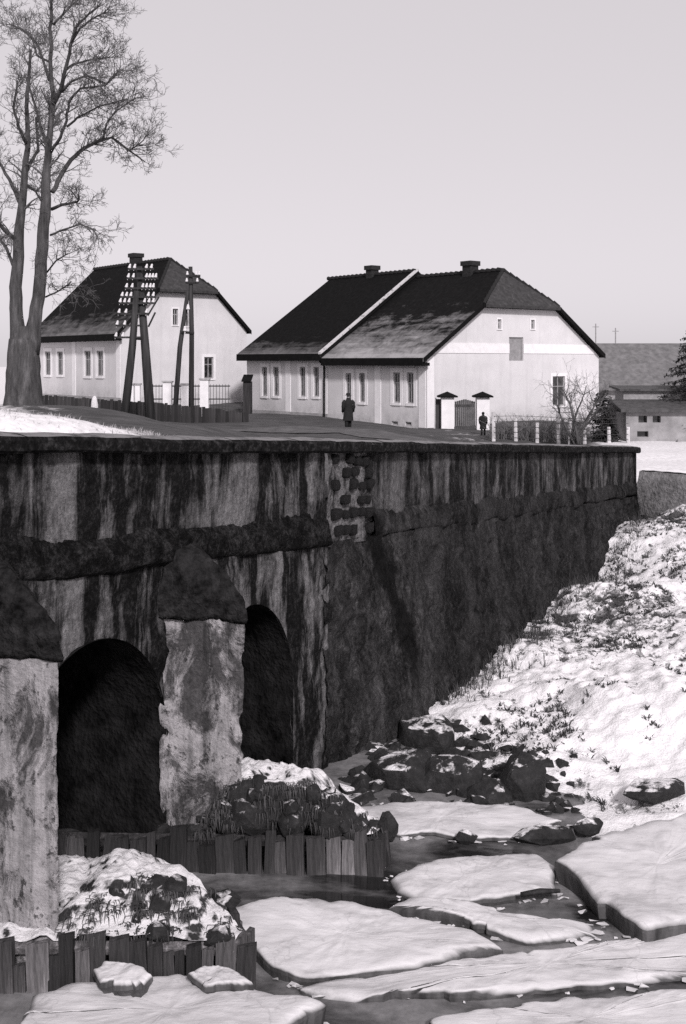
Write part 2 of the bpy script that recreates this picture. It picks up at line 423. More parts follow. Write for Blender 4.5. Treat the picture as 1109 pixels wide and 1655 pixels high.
# ------------------------------------------------------------------ plan of the place
B0 = Vector((-2.27, 10.45, 0)); BD = Vector((0.532, 0.847, 0)).normalized(); BANG = math.atan2(BD.y, BD.x)
W0 = Vector((-0.183, 13.77, 0)); WD = Vector((0.4537, 0.891, 0)).normalized(); WANG = math.atan2(WD.y, WD.x); WL = 16.53
def zc_b(t): return 4.060 - 0.0681 * t       # underside of the bridge coping
def zc_w(t): return 3.793 - 0.0716 * t       # underside of the wing wall coping

def idw(ctrl, X, Y, p=3.0, eps=0.6):
    num = 0; den = 0
    for (cx, cy, cz) in ctrl:
        w = 1.0 / ((X - cx) ** 2 + (Y - cy) ** 2 + eps) ** (p / 2)
        num = num + w * cz; den = den + w
    return num / den

GC = [(-5.5, 5.4, 3.5), (-2.9, 9.5, 3.3), (-1.5, 11.8, 3.15), (-0.2, 13.8, 2.95), (2.2, 18.5, 2.5), (4.7, 23.5, 2.05), (7.3, 28.6, 1.8),
      (3.68, 50, 1.95), (-5.1, 61, 2.12), (13.2, 57.5, 1.9), (5, 42, 1.92), (9, 42, 1.85), (-1, 47.4, 1.97), (1, 47.3, 1.95), (-3, 44.4, 2.32), (-1.6, 44.5, 2.34), (-0.4, 44.5, 2.36), (0.8, 44.5, 2.34), (2.0, 44.3, 2.24), (3.6, 44.2, 2.05), (-4, 46, 2.10), (-7.3, 42, 2.42), (-9.5, 47, 2.3),
      (-11.7, 60, 2.75), (-6, 65, 2.6), (-6.8, 26, 3.9), (-4.95, 16.2, 4.28), (-4.4, 17.0, 4.10), (-3.6, 18.2, 3.78), (-1.8, 19.0, 3.25), (-8, 18, 4.4), (-5.2, 13.2, 3.5), (-4.2, 13.6, 3.45), (-3.2, 14.6, 3.4), (-7, 12, 3.6), (-2, 15.5, 3.1), (-13, 28, 4.1), (-12, 40, 3.0), (-6.5, 34, 3.1), (-2.5, 30, 2.5),
      (2, 32, 2.0), (9.0, 33, 1.95), (12, 40, 1.85), (14, 28, 2.0), (20, 20, 2.1), (30, 40, 2.0), (-25, 50, 3), (-18, 72, 2.8), (10, 90, 2), (-30, 100, 2.6), (40, 90, 2), (-20, 5, 4), (-60, 40, 4), (60, 20, 2.5), (0, 300, 2.5), (150, 250, 2.5), (-150, 250, 2.5)]
def ground_z(X, Y): return idw(GC, X, Y)

# ------------------------------------------------------------------ ground behind the walls
def ground():
    edge = [Vector((-40, -46, 0)), B0 + BD * -6, W0, W0 + WD * WL, Vector((10.6, 25.0, 0)), Vector((22, 10, 0)), Vector((45, -25, 0))]
    out = []
    for a, bb, n in zip(edge, edge[1:], (12, 60, 110, 14, 24, 12)):
        for i in range(n): out.append(a.lerp(bb, i / n))
    out.append(edge[-1])
    NV = 150; V = []
    C = Vector((0, -4, 0))
    for j in range(NV):
        s = (j / (NV - 1)); k = 0.32 + 75 * s ** 1.0 * (0.25 + 0.75 * s) + 900 * max(0, s - 0.85) ** 2 * 20
        for p in out:
            d = (p - C); d.normalize(); q = p + d * k
            V.append((q.x, q.y))
    V = np.array(V); Z = ground_z(V[:, 0], V[:, 1])
    V3 = np.column_stack([V[:, 0], V[:, 1], Z])
    Z = Z + fbm(V3, 0.5, 5, 3) * 0.10
    V3[:, 2] = Z
    o = obj('ground', V3, grid_faces(len(out), NV), M['ground'], smooth=True)
    X, Y = V[:, 0], V[:, 1]
    sn = np.zeros(len(V))
    sn += 1.5 * np.exp(-(((X + 5.8) / 2.9) ** 2 + ((Y - 16.6) / 3.2) ** 2))        # snowy verge beyond the road
    sn += 1.0 * np.exp(-(((X + 9) / 3.5) ** 2 + ((Y - 21) / 6) ** 2))
    sn += 0.42 * np.exp(-(((X - 4.5) / 2.5) ** 2 + ((Y - 44) / 3.0) ** 2)) + 0.3 * np.exp(-(((X + 2) / 5) ** 2 + ((Y - 52) / 3.0) ** 2))
    sn += 0.9 / (1 + np.exp(-(X - 0.19 * Y - 1.2) * 2))                             # open snow to the east
    sn += 0.9 / (1 + np.exp(-(Y - 95) / 8.0))
    sn += 0.9 / (1 + np.exp((X + 17) / 1.0))
    at = o.data.attributes.new('snow', 'FLOAT', 'POINT'); at.data.foreach_set('value', sn.astype(np.float32))
    return tag(o, 'village ground of mud, dead grass and old snow', None, None, 'structure')
ground()

def road():
    pts = [B0 + BD * -6, B0 + BD * -2, B0 + BD * 2, W0, W0 + WD * 5, W0 + WD * 10, W0 + WD * 15 + Vector((0.3, 0.6, 0)), Vector((7.6, 34, 0)), Vector((5.5, 40, 0)), Vector((1.5, 44, 0)), Vector((-5, 46, 0))]
    V = []; N = 120
    L = []
    for a, b2 in zip(pts, pts[1:]):
        for i in range(14): L.append(a.lerp(b2, i / 14))
    for i, p in enumerate(L):
        d = (L[min(i + 3, len(L) - 1)] - L[max(i - 3, 0)]).normalized(); nrm = Vector((-d.y, d.x, 0))
        for k in range(9):
            q = p + nrm * (0.62 + k * 0.33); V.append((q.x, q.y))
    V = np.array(V); Z = ground_z(V[:, 0], V[:, 1]); Z = Z + fbm(np.column_stack([V, Z]), 0.5, 5, 3) * 0.10 + 0.03
    o = obj('road', np.column_stack([V, Z]), grid_faces(9, len(L)), M['road'], smooth=True)
    tag(o, 'trodden dirt road over the bridge', None, None, 'structure')
road()

# ------------------------------------------------------------------ river and bank
o = obj('water', [(-40, -30, 0), (60, -30, 0), (60, 60, 0), (-40, 60, 0)], [(0, 1, 2, 3)], M['water'])
tag(o, 'half frozen river with dark open water', None, None, 'structure')

BC = [(7.4, 28.4, 0.65), (5.0, 23.6, 0.28), (3.1, 19.9, 0.26), (2.1, 17.9, 0.16), (1.3, 16.3, 0.10), (0.7, 15.0, -0.06), (0.2, 14.0, -0.25),
      (2.05, 12.75, 0.02), (2.65, 12.05, 0.04), (1.3, 13.1, -0.05), (3.74, 12.3, 0.16), (3.75, 15.5, 0.55), (4.6, 15, 0.70), (5.65, 21, 0.74),
      (3.3, 18, 0.40), (8.1, 26.5, 1.2), (8.3, 27.3, 1.5), (9.6, 25.8, 1.55), (10.8, 24.6, 1.6), (9, 29, 1.6), (10, 25, 1.5), (7, 18, 1.05), (12, 22, 1.7), (20, 14, 1.8), (10, 12, 0.9), (6, 11.5, 0.35), (2.7, 14, 0.26), (2.0, 15.2, 0.22),
      (0, 12.5, -0.4), (-2, 11, -0.5), (1.6, 11.8, -0.3), (3.5, 10.8, -0.3), (0, 9, -0.5), (5, 9, -0.3), (-1, 15, -0.4), (8, 8, 0.1), (3, 5, -0.4), (12, 4, 0.3), (30, 10, 2.2), (-1, 20, -0.3), (3, 28, -0.2), (30, 35, 1.2), (10, 40, 0.5)]
def bank_z0(X, Y): return idw(BC, X, Y, 3.2, 0.25)
def bank():
    xs = np.concatenate([np.arange(-0.6, 9, 0.045), np.arange(9, 40, 0.6)]); ys = np.concatenate([np.arange(8.5, 22, 0.05), np.arange(22, 30, 0.10), np.arange(30, 34, 0.5)])
    XX, YY = np.meshgrid(xs, ys); X = XX.ravel(); Y = YY.ravel()
    Z = bank_z0(X, Y); p = np.column_stack([X, Y, Z * 0])
    lum = fbm(p, 1.1, 6, 11, 0.55); rid = np.abs(fbm(p, 2.6, 5, 21, 0.6))
    amp = np.clip((Z + 0.05) * 4, 0, 1)
    Z = Z + amp * (lum * 0.19 - rid * 0.13 + fbm(p, 7, 3, 31) * 0.035)
    o = obj('riverbank', np.column_stack([X, Y, Z]), grid_faces(len(xs), len(ys)), M['bank'], smooth=True)
    big = fbm(p, 0.55, 3, 91); bare = 0.5 * np.clip(rid - 0.22, -0.15, 0.3) - 0.022 + 0.18 * big - 0.10 * np.clip((3.2 - np.abs(Y - 13.5) - 1.0) * 0.3, 0, 1) * (X > 3.0)
    bare += 0.13 * np.exp(-(((X - 1.9) / 0.9) ** 2 + ((Y - 14.0) / 1.2) ** 2))
    bare += 0.10 * np.exp(-(((X - 3.7) / 0.6) ** 2 + ((Y - 12.9) / 0.35) ** 2))
    bare += 0.10 * np.exp(-(((X - 5.0) / 0.9) ** 2 + ((Y - 19.5) / 1.5) ** 2))
    bare += 0.07 * np.exp(-(((X - 7.6) / 0.8) ** 2 + ((Y - 27) / 1.5) ** 2))
    at = o.data.attributes.new('bare', 'FLOAT', 'POINT'); at.data.foreach_set('value', bare.astype(np.float32))
    tag(o, 'snow covered river bank with dead leaves showing through', None, None, 'structure')
    return lambda x, y: float(Z[np.argmin((X - x) ** 2 + (Y - y) ** 2)])
bank_z = bank()

# ------------------------------------------------------------------ bridge
def wall_strip(t0, t1, low, top, yfun, seed, du=0.05, dv=0.045, amp=0.03, t_ease=None):
    nu = max(3, int((t1 - t0) / du)); nv = max(4, int(max(top((t0 + t1) / 2) - low((t0 + t1) / 2), 0.3) / dv))
    T = np.linspace(t0, t1, nu); V = []
    for j in range(nv):
        f = j / (nv - 1)
        for t in T:
            zl, zt = low(t), top(t); V.append((t, 0, zl + (zt - zl) * f))
    V = np.array(V)
    lump = fbm(V * np.array([1, 1, 1.2]), 3.2, 4, seed) ; cell = np.abs(fbm(V, 7.5, 3, seed + 5))
    V[:, 1] = np.array([yfun(z, t) for t, _, z in V]) - lump * amp * 1.4 - cell * amp
    return V, grid_faces(nu, nv)

bridge = thing('stone_bridge', 'old stained stone bridge with two low arches and a dark coping', 'bridge', B0, BANG)
AB, AZ = 1.10, 1.24
ARCHES = ((-2.48, 0.957), (0.0, 0.957), (2.36, 0.80))      # centre along the wall, half span
mb = MB()
edges = [-6.0]
for c, AH in ARCHES: edges += [c - AH, c + AH]
edges.append(3.92)
for i in range(len(edges) - 1):
    t0, t1 = edges[i], edges[i + 1]
    isarch = i % 2 == 1
    AH = (t1 - t0) / 2
    lowf = (lambda t, c=(t0 + t1) / 2, AH=AH: AZ - 0.045 * c + AB * math.sqrt(max(0, 1 - ((t - c) / AH) ** 2))) if isarch else (lambda t: -0.3)
    if isarch:      # arch: columns follow the curve, finer towards the springings
        c = (t0 + t1) / 2; n = 46; T = c - AH * np.cos(np.linspace(0, math.pi, n)); nv = 34; V = []
        for j in range(nv):
            for t in T:
                zl = lowf(t); zt = zc_b(t) - 1.08; V.append((t, 0, zl + (zt - zl) * j / (nv - 1)))
        V = np.array(V); V[:, 1] = -fbm(V * np.array([1, 1, 1.2]), 3.2, 4, 41) * 0.042 - np.abs(fbm(V, 7.5, 3, 46)) * 0.03
        mb.add(V, grid_faces(n, nv))
    else:
        V, Fc = wall_strip(t0, t1, lowf, lambda t: zc_b(t) - 1.08, lambda z, t: 0.0, 41)
        mb.add(V, Fc)
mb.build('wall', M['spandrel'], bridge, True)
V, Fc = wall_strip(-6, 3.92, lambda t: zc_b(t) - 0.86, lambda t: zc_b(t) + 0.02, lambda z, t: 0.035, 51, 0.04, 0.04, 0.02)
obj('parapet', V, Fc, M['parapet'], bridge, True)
# string course: rough projecting band
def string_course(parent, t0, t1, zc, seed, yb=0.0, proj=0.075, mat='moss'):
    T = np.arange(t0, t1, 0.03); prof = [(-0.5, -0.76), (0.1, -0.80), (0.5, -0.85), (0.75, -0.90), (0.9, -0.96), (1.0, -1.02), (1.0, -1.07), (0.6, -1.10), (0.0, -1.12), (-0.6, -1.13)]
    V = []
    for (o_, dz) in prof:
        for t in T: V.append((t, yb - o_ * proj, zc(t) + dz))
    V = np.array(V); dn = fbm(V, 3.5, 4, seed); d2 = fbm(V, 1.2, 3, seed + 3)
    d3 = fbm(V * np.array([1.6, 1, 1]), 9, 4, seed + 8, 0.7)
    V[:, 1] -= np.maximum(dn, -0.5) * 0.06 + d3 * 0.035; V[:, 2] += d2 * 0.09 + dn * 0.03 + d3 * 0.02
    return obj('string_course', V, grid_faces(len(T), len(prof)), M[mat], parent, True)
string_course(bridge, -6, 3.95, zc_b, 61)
# coping slabs
def coping(parent, t0, t1, zc, step, seed):
    rnd = random.Random(seed); t = t0
    while t < t1 - 0.05:
        w = min(step * rnd.uniform(0.85, 1.15), t1 - t)
        V = []; n = 14; prof = [(0.40, -0.005), (-0.10, 0.0), (-0.13, 0.025), (-0.135, 0.11), (-0.11, 0.145), (0.0, 0.165), (0.25, 0.17), (0.42, 0.15)]
        for (y, z) in prof:
            for i in range(n):
                tt = t + 0.008 + (w - 0.016) * i / (n - 1); V.append((tt, y, zc(tt) + z))
        V = np.array(V); V[:, 1] -= fbm(V, 5, 3, seed) * 0.018; V[:, 2] += fbm(V, 4, 3, seed + 1) * 0.014 + rnd.uniform(-0.008, 0.008)
        Fc = grid_faces(n, len(prof)); Fc.append(tuple(k * n for k in range(len(prof)))); Fc.append(tuple(k * n + n - 1 for k in reversed(range(len(prof)))))
        obj('coping_slab', V, Fc, M['coping'], parent)
        t += w
coping(bridge, -6, 3.93, zc_b, 1.25, 5)
# arch barrels and back of the bridge
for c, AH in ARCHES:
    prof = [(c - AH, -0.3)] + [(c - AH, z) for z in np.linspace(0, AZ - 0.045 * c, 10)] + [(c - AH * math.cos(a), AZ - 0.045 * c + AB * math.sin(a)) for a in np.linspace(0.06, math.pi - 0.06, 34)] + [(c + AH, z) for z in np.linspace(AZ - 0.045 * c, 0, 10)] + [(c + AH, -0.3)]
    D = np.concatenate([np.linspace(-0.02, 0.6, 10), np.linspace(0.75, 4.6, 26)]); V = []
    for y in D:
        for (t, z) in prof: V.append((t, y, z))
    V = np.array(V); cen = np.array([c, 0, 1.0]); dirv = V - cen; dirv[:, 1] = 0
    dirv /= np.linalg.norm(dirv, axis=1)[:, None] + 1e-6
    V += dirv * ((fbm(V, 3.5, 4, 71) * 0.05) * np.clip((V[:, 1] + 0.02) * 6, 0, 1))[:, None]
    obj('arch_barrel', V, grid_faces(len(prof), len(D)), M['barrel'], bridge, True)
# piers with pointed cutwaters and domed stone caps
def pier(tp):
    zt = zc_b(tp) - 1.60; hw = 0.33; e = 0.80 if tp < 0 else 0.75
    plan = []
    A, Bp, Cc = (tp - hw, 0.03), (tp, -e), (tp + hw, 0.03)
    for a, b2 in ((A, Bp), (Bp, Cc)):
        n = 26
        for i in range(n): plan.append((a[0] + (b2[0] - a[0]) * i / n, a[1] + (b2[1] - a[1]) * i / n))
    plan.append(Cc); n = len(plan)
    zz = np.linspace(-0.3, zt, 64); V = []
    for z in zz:
        for i, (t, y) in enumerate(plan):
            V.append((t, y, z))
    V = np.array(V); cen = np.array([tp, 0, 0]); dv = V - cen; dv[:, 2] = 0; dv /= np.linalg.norm(dv, axis=1)[:, None] + 1e-6
    V += dv * (fbm(V, 2.2, 5, 81, 0.6) * 0.055 - np.maximum(fbm(V, 5, 4, 83) - 0.18, 0) * 0.16)[:, None]
    body = obj('pier', V, grid_faces(n, len(zz)), M['pier'], bridge, True)
    V = []; levels = [(0.0, 0.93, 0), (-0.02, 1.09, 0), (0.02, 1.12, 0), (0.11, 1.12, 0), (0.15, 1.09, 0)] + [(0.15 + 0.60 * k, 1.09 * (1 - k ** 1.45) + 0.03, k) for k in np.linspace(0.06, 1, 14)]
    for (dz, sc, k) in levels:
        for (t, y) in plan:
            V.append((tp + (t - tp) * 1.10 * (1 - 0.30 * k) , y * sc + 0.03, zt + dz))
    V = np.array(V); V[:, 1] -= fbm(V, 3.4, 5, 91, 0.65) * 0.09 + np.abs(fbm(V, 8, 3, 93)) * 0.05; V[:, 0] += fbm(V, 4, 4, 94, 0.65) * 0.05; V[:, 2] += fbm(V, 2.5, 4, 95) * 0.06
    obj('pier_cap', V, grid_faces(n, len(levels)), M['capstone'], body, True)
for tp in (-1.24, 1.24): pier(tp)

# ------------------------------------------------------------------ wing wall
wing = thing('retaining_wall', 'long dark retaining wall running on from the bridge to the snowy bank', 'wall', W0, WANG)
def ywing(z, t): return -0.38 * max(0, min(1, t / 1.6)) * max(0, min(1, (zc_w(t) - 1.1 - z) / 2.6)) 
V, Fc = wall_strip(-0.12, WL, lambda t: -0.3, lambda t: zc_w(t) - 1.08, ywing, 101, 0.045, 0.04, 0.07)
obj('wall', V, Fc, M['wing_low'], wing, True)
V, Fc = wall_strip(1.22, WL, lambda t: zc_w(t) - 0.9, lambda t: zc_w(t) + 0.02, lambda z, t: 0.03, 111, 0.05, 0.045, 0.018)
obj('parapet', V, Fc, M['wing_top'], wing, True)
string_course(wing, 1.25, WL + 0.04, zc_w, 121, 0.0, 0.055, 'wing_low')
coping(wing, 0.0, WL + 0.08, zc_w, 1.35, 9)
MB().box((WL - 0.02, -0.02, 0), (WL + 0.05, 0.42, zc_w(WL))).build('end_face', M['wing_low'], wing)
# exposed masonry patch at the joint of bridge and wing wall
V, Fc = wall_strip(0.0, 1.22, lambda t: zc_w(t) - 1.14, lambda t: zc_w(t) + 0.02, lambda z, t: 0.02, 131, 0.03, 0.03, 0.03)
obj('mortar_bed', V, Fc, M['mortar'], wing, True)

import bmesh
def hull_points(r, n):
    P_ = []
    for _ in range(n):
        v = Vector((r.gauss(0, 1), r.gauss(0, 1), r.gauss(0, 1))).normalized() * r.uniform(0.8, 1.12); P_.append(v)
    return P_
def hull_rock(name, seed, mat, n=18, s=(1, 1, 1)):
    r = random.Random(seed); bm = bmesh.new()
    for v in hull_points(r, n): bm.verts.new((v.x * s[0], v.y * s[1], v.z * s[2]))
    res = bmesh.ops.convex_hull(bm, input=bm.verts)
    bmesh.ops.delete(bm, geom=[g for g in res['geom_interior'] if isinstance(g, bmesh.types.BMVert)], context='VERTS')
    bmesh.ops.bevel(bm, geom=list(bm.edges), offset=0.05 * min(s), segments=1, affect='EDGES', clamp_overlap=True)
    me = bpy.data.meshes.new(name); bm.to_mesh(me); bm.free(); me.materials.append(mat); return me
def rock_mesh(name, seed, sx, sy, sz, mat, rough=0.28, nu=20, nv=13, pw=0.75):
    V = []
    for j in range(nv):
        a = math.pi * j / (nv - 1)
        for i in range(nu):
            q = 2 * math.pi * i / nu
            V.append((math.sin(a) * math.cos(q), math.sin(a) * math.sin(q), math.cos(a)))
    V = np.array(V)
    P_ = np.sign(V) * np.abs(V) ** pw
    r = 1 + fbm(V, 1.3, 4, seed) * rough * 1.8 - np.abs(fbm(V, 2.4, 3, seed + 9)) * rough * 1.2 + fbm(V, 5, 3, seed + 4, 0.7) * rough * 0.35
    V = P_ * r[:, None] * np.array([sx, sy, sz])
    me = bpy.data.meshes.new(name); me.from_pydata([tuple(v) for v in V], [], grid_faces(nu, nv, True)); me.update()
    me.materials.append(mat); me.polygons.foreach_set('use_smooth', [True] * len(me.polygons))
    return me
stone_me = [rock_mesh('stone', 200 + k, 1, 1, 1, M['patchstone'], 0.13, 16, 9, 0.45) for k in range(5)]
rnd = random.Random(3)
rows = [0.10, 0.26, 0.42, 0.60, 0.78, 0.97]
for ri, dz in enumerate(rows):
    t = 0.08 + (ri % 2) * 0.07
    while t < 1.10:
        w = rnd.uniform(0.13, 0.26)
        if rnd.random() < 0.74:
            s = share('stone', rnd.choice(stone_me), wing)
            s.location = (t + w / 2, 0.0, zc_w(t) - dz + rnd.uniform(-0.02, 0.02))
            s.scale = (w / 2 * 0.86, 0.05, 0.064 * rnd.uniform(0.8, 1.1)); s.rotation_euler = (0, rnd.uniform(-0.12, 0.12), 0)
        t += w + 0.02
# low stone wall beyond the end of the retaining wall
lw = thing('low_wall', 'low rubble wall edging the snowy ground beyond the retaining wall', 'wall', (7.36, 28.45, 0))
V = []; nL = 40; dirL = Vector((4.3, -4.6, 0)); 
prof = [(0.0, 1.0), (0.0, 1.35), (0.0, 1.7), (0.02, 1.95), (0.08, 2.12), (0.35, 2.14), (0.42, 1.6)]
for (o_, z) in prof:
    for i in range(nL):
        k = i / (nL - 1); q = dirL * k + Vector((0.74, 0.67, 0)) * o_; V.append((q.x, q.y, z + 0.05 - 0.12 * k))
V = np.array(V); nn = fbm(V, 3, 4, 141); V[:, 0] += nn * 0.07; V[:, 1] += nn * 0.05; V[:, 2] += fbm(V, 2, 3, 143) * 0.05
b_ = mat_simple('grey_rubble_wall', 0.16, 0.5, 6, 0.9, 0.9, 12, dist=0.05)
obj('rubble_face', V, grid_faces(nL, len(prof)), b_, lw, True)
V2 = [(x, y, z + 0.04) for (x, y, z) in V[4 * nL:6 * nL]]
obj('snow_cap', V2, grid_faces(nL, 2), M['snow'], lw, True)

# ------------------------------------------------------------------ cribs of planks round the pier feet
plank_me = []
for k in range(4):
    mb = MB(); r = random.Random(k)
    w = 0.062; d = 0.028; h = 1.0
    zs = [0, 0.35, 0.7, 1.0]; V = []
    for z in zs:
        j = r.uniform(-0.006, 0.006)
        V += [(-w + j, -d, z), (w + j, -d, z), (w + j, d, z), (-w + j, d, z)]
    V[-1] = (-w, d, 1 - r.uniform(0.0, 0.08)); V[-4] = (-w, -d, 1 - r.uniform(0.0, 0.12))
    Fc = []
    for i in range(3):
        for q in range(4): Fc.append((i*4+q, i*4+(q+1) % 4, i*4+4+(q+1) % 4, i*4+4+q))
    Fc.append((12, 13, 14, 15)); me = bpy.data.meshes.new('plank'); me.from_pydata(V, [], Fc); me.update(); me.materials.append(M['plank']); plank_me.append(me)

def crib(root, pts, zt, seed, hull, hullmat):
    r = random.Random(seed)
    for a, b2 in zip(pts, pts[1:]):
        a = Vector(a); b2 = Vector(b2); L = (b2 - a).length; d = (b2 - a).normalized(); ang = math.atan2(d.y, d.x); s = 0.0
        while s < L:
            w = r.uniform(0.075, 0.19); o_ = share('plank', r.choice(plank_me), root)
            p = a + d * (s + w / 2); o_.location = (p.x + r.uniform(-0.008, 0.008), p.y + r.uniform(-0.015, 0.015), -0.25)
            o_.scale = (w / 0.128, r.uniform(0.8, 1.3), zt + 0.25 + r.gauss(-0.02, 0.045)); o_.rotation_euler = (r.uniform(-0.10, 0.04), r.gauss(0, 0.035), ang + r.uniform(-0.14, 0.14))
            s += w * 1.01
    # rail behind the plank heads
    mb = MB()
    for a, b2 in zip(pts, pts[1:]):
        a = Vector(a); b2 = Vector(b2); d = (b2 - a).normalized(); nrm = Vector((-d.y, d.x))
        pa = a + nrm * 0.07; pb = b2 + nrm * 0.07
        mb.bar((pa.x, pa.y, zt - 0.1), (pb.x, pb.y, zt - 0.1), 0.07, 0.07)
    mb.build('rail', M['plank'], root)

def mound(root, outline, zbase, hfun, mat, seed, n=110):
    """rubble fill as a height sheet inside the crib outline (convex, counter-clockwise)"""
    o_ = np.array(outline); x0, y0 = o_.min(0); x1, y1 = o_.max(0)
    c = o_.mean(0); ring = 120; rad = 46; V = []
    # resample outline
    seg = np.vstack([o_, o_[:1]]); dl = np.r_[0, np.cumsum(np.linalg.norm(np.diff(seg, axis=0), axis=1))]
    q = np.linspace(0, dl[-1], ring, endpoint=False); ox = np.interp(q, dl, seg[:, 0]); oy = np.interp(q, dl, seg[:, 1])
    for j in range(rad + 1):
        f = 1 - j / rad
        for k in range(ring): V.append((c[0] + (ox[k] - c[0]) * f, c[1] + (oy[k] - c[1]) * f, 0))
    V = np.array(V); V[:, 2] = zbase + hfun(V[:, 0], V[:, 1]) + fbm(V, 2.6, 5, seed) * 0.07 + np.abs(fbm(V, 6, 3, seed + 4)) * 0.08 + fbm(V, 13, 3, seed + 6) * 0.025
    obj('rubble_fill', V, grid_faces(ring, rad + 1, True), mat, root, True)

def smooth(e0, e1, x):
    t = np.clip((x - e0) / (e1 - e0), 0, 1); return t * t * (3 - 2 * t)

# far crib, round the middle pier
cr = thing('pier_crib', 'plank crib heaped with rubble under a thick snow cap, round the middle pier', 'crib', (0, 0, 0))
pts2 = [(-2.95, 10.98), (0.30, 10.86), (0.45, 11.05), (0.30, 11.28), (-1.15, 12.6)]
crib(cr, pts2, 0.38, 1, None, None)
sil = np.array([(-3.0, -0.2), (-1.6, -0.12), (-1.36, 0.0), (-1.24, 0.22), (-1.08, 0.40), (-0.93, 0.46), (-0.68, 0.39), (-0.33, 0.39), (-0.08, 0.26), (0.10, 0.10), (0.38, 0.0), (0.5, -0.05)])
def h2(x, y):
    top = np.interp(x, sil[:, 0], sil[:, 1]); front = smooth(10.92, 11.14, y); back = 1 - smooth(11.5, 12.2, y + 0.25 * x)
    bumpy = 0.05 * np.sin(x * 11) * np.sin(y * 9)
    return (top + bumpy * (top > 0.05)) * (front ** 0.55) * back
mound(cr, [(-1.75, 11.0), (0.28, 10.93), (0.40, 11.06), (0.26, 11.22), (-0.95, 12.3), (-1.75, 12.3)], 0.34, h2, M['rubble2'], 151)
M['wetrock'] = mat_rock_snow('wet_crib_rock', 0.020, 0.70, 0.95, 1.12, 0.35)
boulders = [hull_rock('boulder', 300 + k, M['wetrock'], 40) for k in range(6)]
for (x, y, z, s) in [(-1.18, 11.06, 0.42, 0.15), (-0.86, 11.02, 0.48, 0.19), (-0.50, 11.01, 0.46, 0.18), (-0.16, 10.99, 0.42, 0.16), (0.12, 11.0, 0.36, 0.12), (-1.45, 11.05, 0.34, 0.10), (0.30, 11.06, 0.36, 0.09), (-1.75, 11.1, 0.33, 0.08)] + [(x_, y_, 0.34 + float(h2(np.array([x_]), np.array([y_]))[0]), rnd.uniform(0.06, 0.125)) for x_, y_ in [(rnd.uniform(-1.35, 0.25), rnd.uniform(10.98, 11.20)) for _ in range(26)]]:
    o_ = share('boulder', rnd.choice(boulders), cr); o_.location = (x, y, z); o_.scale = (s * rnd.uniform(1.0, 1.3), s * 0.8, s * rnd.uniform(0.8, 1.1)); o_.rotation_euler = (rnd.uniform(-.4, .4), rnd.uniform(-.4, .4), rnd.uniform(0, 6))
def weeds(root, pts, seed):
    r_ = random.Random(seed); mb = MB()
    for (x, y, z) in pts:
        for _ in range(9):
            a = r_.uniform(3.4, 6.0); l = r_.uniform(0.05, 0.16); q = Vector((math.cos(a), math.sin(a), 0)); b0 = Vector((x + r_.gauss(0, .02), y + r_.gauss(0, .02), z))
            p1 = b0 + q * l * 0.5 + Vector((0, 0, l * 0.15)); p2 = b0 + q * l * 0.8 + Vector((0, 0, -l * 0.6)); sd_ = Vector((-q.y, q.x, 0)) * 0.005
            k = len(mb.v); mb.v += [tuple(b0 - sd_), tuple(b0 + sd_), tuple(p1 + sd_), tuple(p1 - sd_), tuple(p2)]; mb.f += [(k, k+1, k+2, k+3), (k+3, k+2, k+4)]
    tag(mb.build('dead_weeds', M['deadgrass'], root), kind='stuff')
wp = []
for _ in range(150):
    x = rnd.uniform(-1.4, 0.35); y = rnd.uniform(10.95, 11.22); wp.append((x, y, 0.36 + float(h2(np.array([x]), np.array([y]))[0])))
weeds(cr, wp, 3)
# near crib, round the nearer pier
cr = thing('pier_crib', 'plank crib of snow covered rubble at the foot of the nearest pier', 'crib', (0, 0, 0))
pts1 = [(-2.95, 8.86), (-2.30, 8.86), (-0.83, 8.84), (-0.73, 9.02), (-0.83, 9.2), (-2.3, 10.5)]
crib(cr, pts1, 0.40, 2, None, None)
sil1 = np.array([(-3.2, 0.05), (-2.2, 0.10), (-2.0, 0.20), (-1.75, 0.25), (-1.4, 0.22), (-1.15, 0.15), (-0.95, 0.06), (-0.75, 0.0)])
def h1(x, y):
    top = np.interp(x, sil1[:, 0], sil1[:, 1]); return top * smooth(8.86, 9.35, y) * (1 - smooth(9.7, 10.3, y + 0.3 * (x + 1.5))) + 0.02
mound(cr, [(-2.95, 8.90), (-0.86, 8.88), (-0.78, 9.02), (-0.88, 9.14), (-1.9, 10.2), (-2.95, 10.3)], 0.36, h1, M['rubble1'], 161)
boulders1 = [hull_rock('boulder', 320 + k, M['wetrock'], 40) for k in range(6)]
for k in range(24):
    x = rnd.uniform(-2.2, -0.92); y = rnd.uniform(8.96, 9.5); s = rnd.uniform(0.04, 0.12)
    z = 0.325 + float(h1(np.array([x]), np.array([y]))[0])
    o_ = share('boulder', rnd.choice(boulders1), cr); o_.location = (x, y, z); o_.scale = (s * 1.3, s, s * 0.8); o_.rotation_euler = (rnd.uniform(-.5, .5), rnd.uniform(-.5, .5), rnd.uniform(0, 6))

wp = []
for _ in range(110):
    x = rnd.uniform(-2.2, -0.9); y = rnd.uniform(8.92, 9.5); wp.append((x, y, 0.37 + float(h1(np.array([x]), np.array([y]))[0])))
weeds(cr, wp, 4)
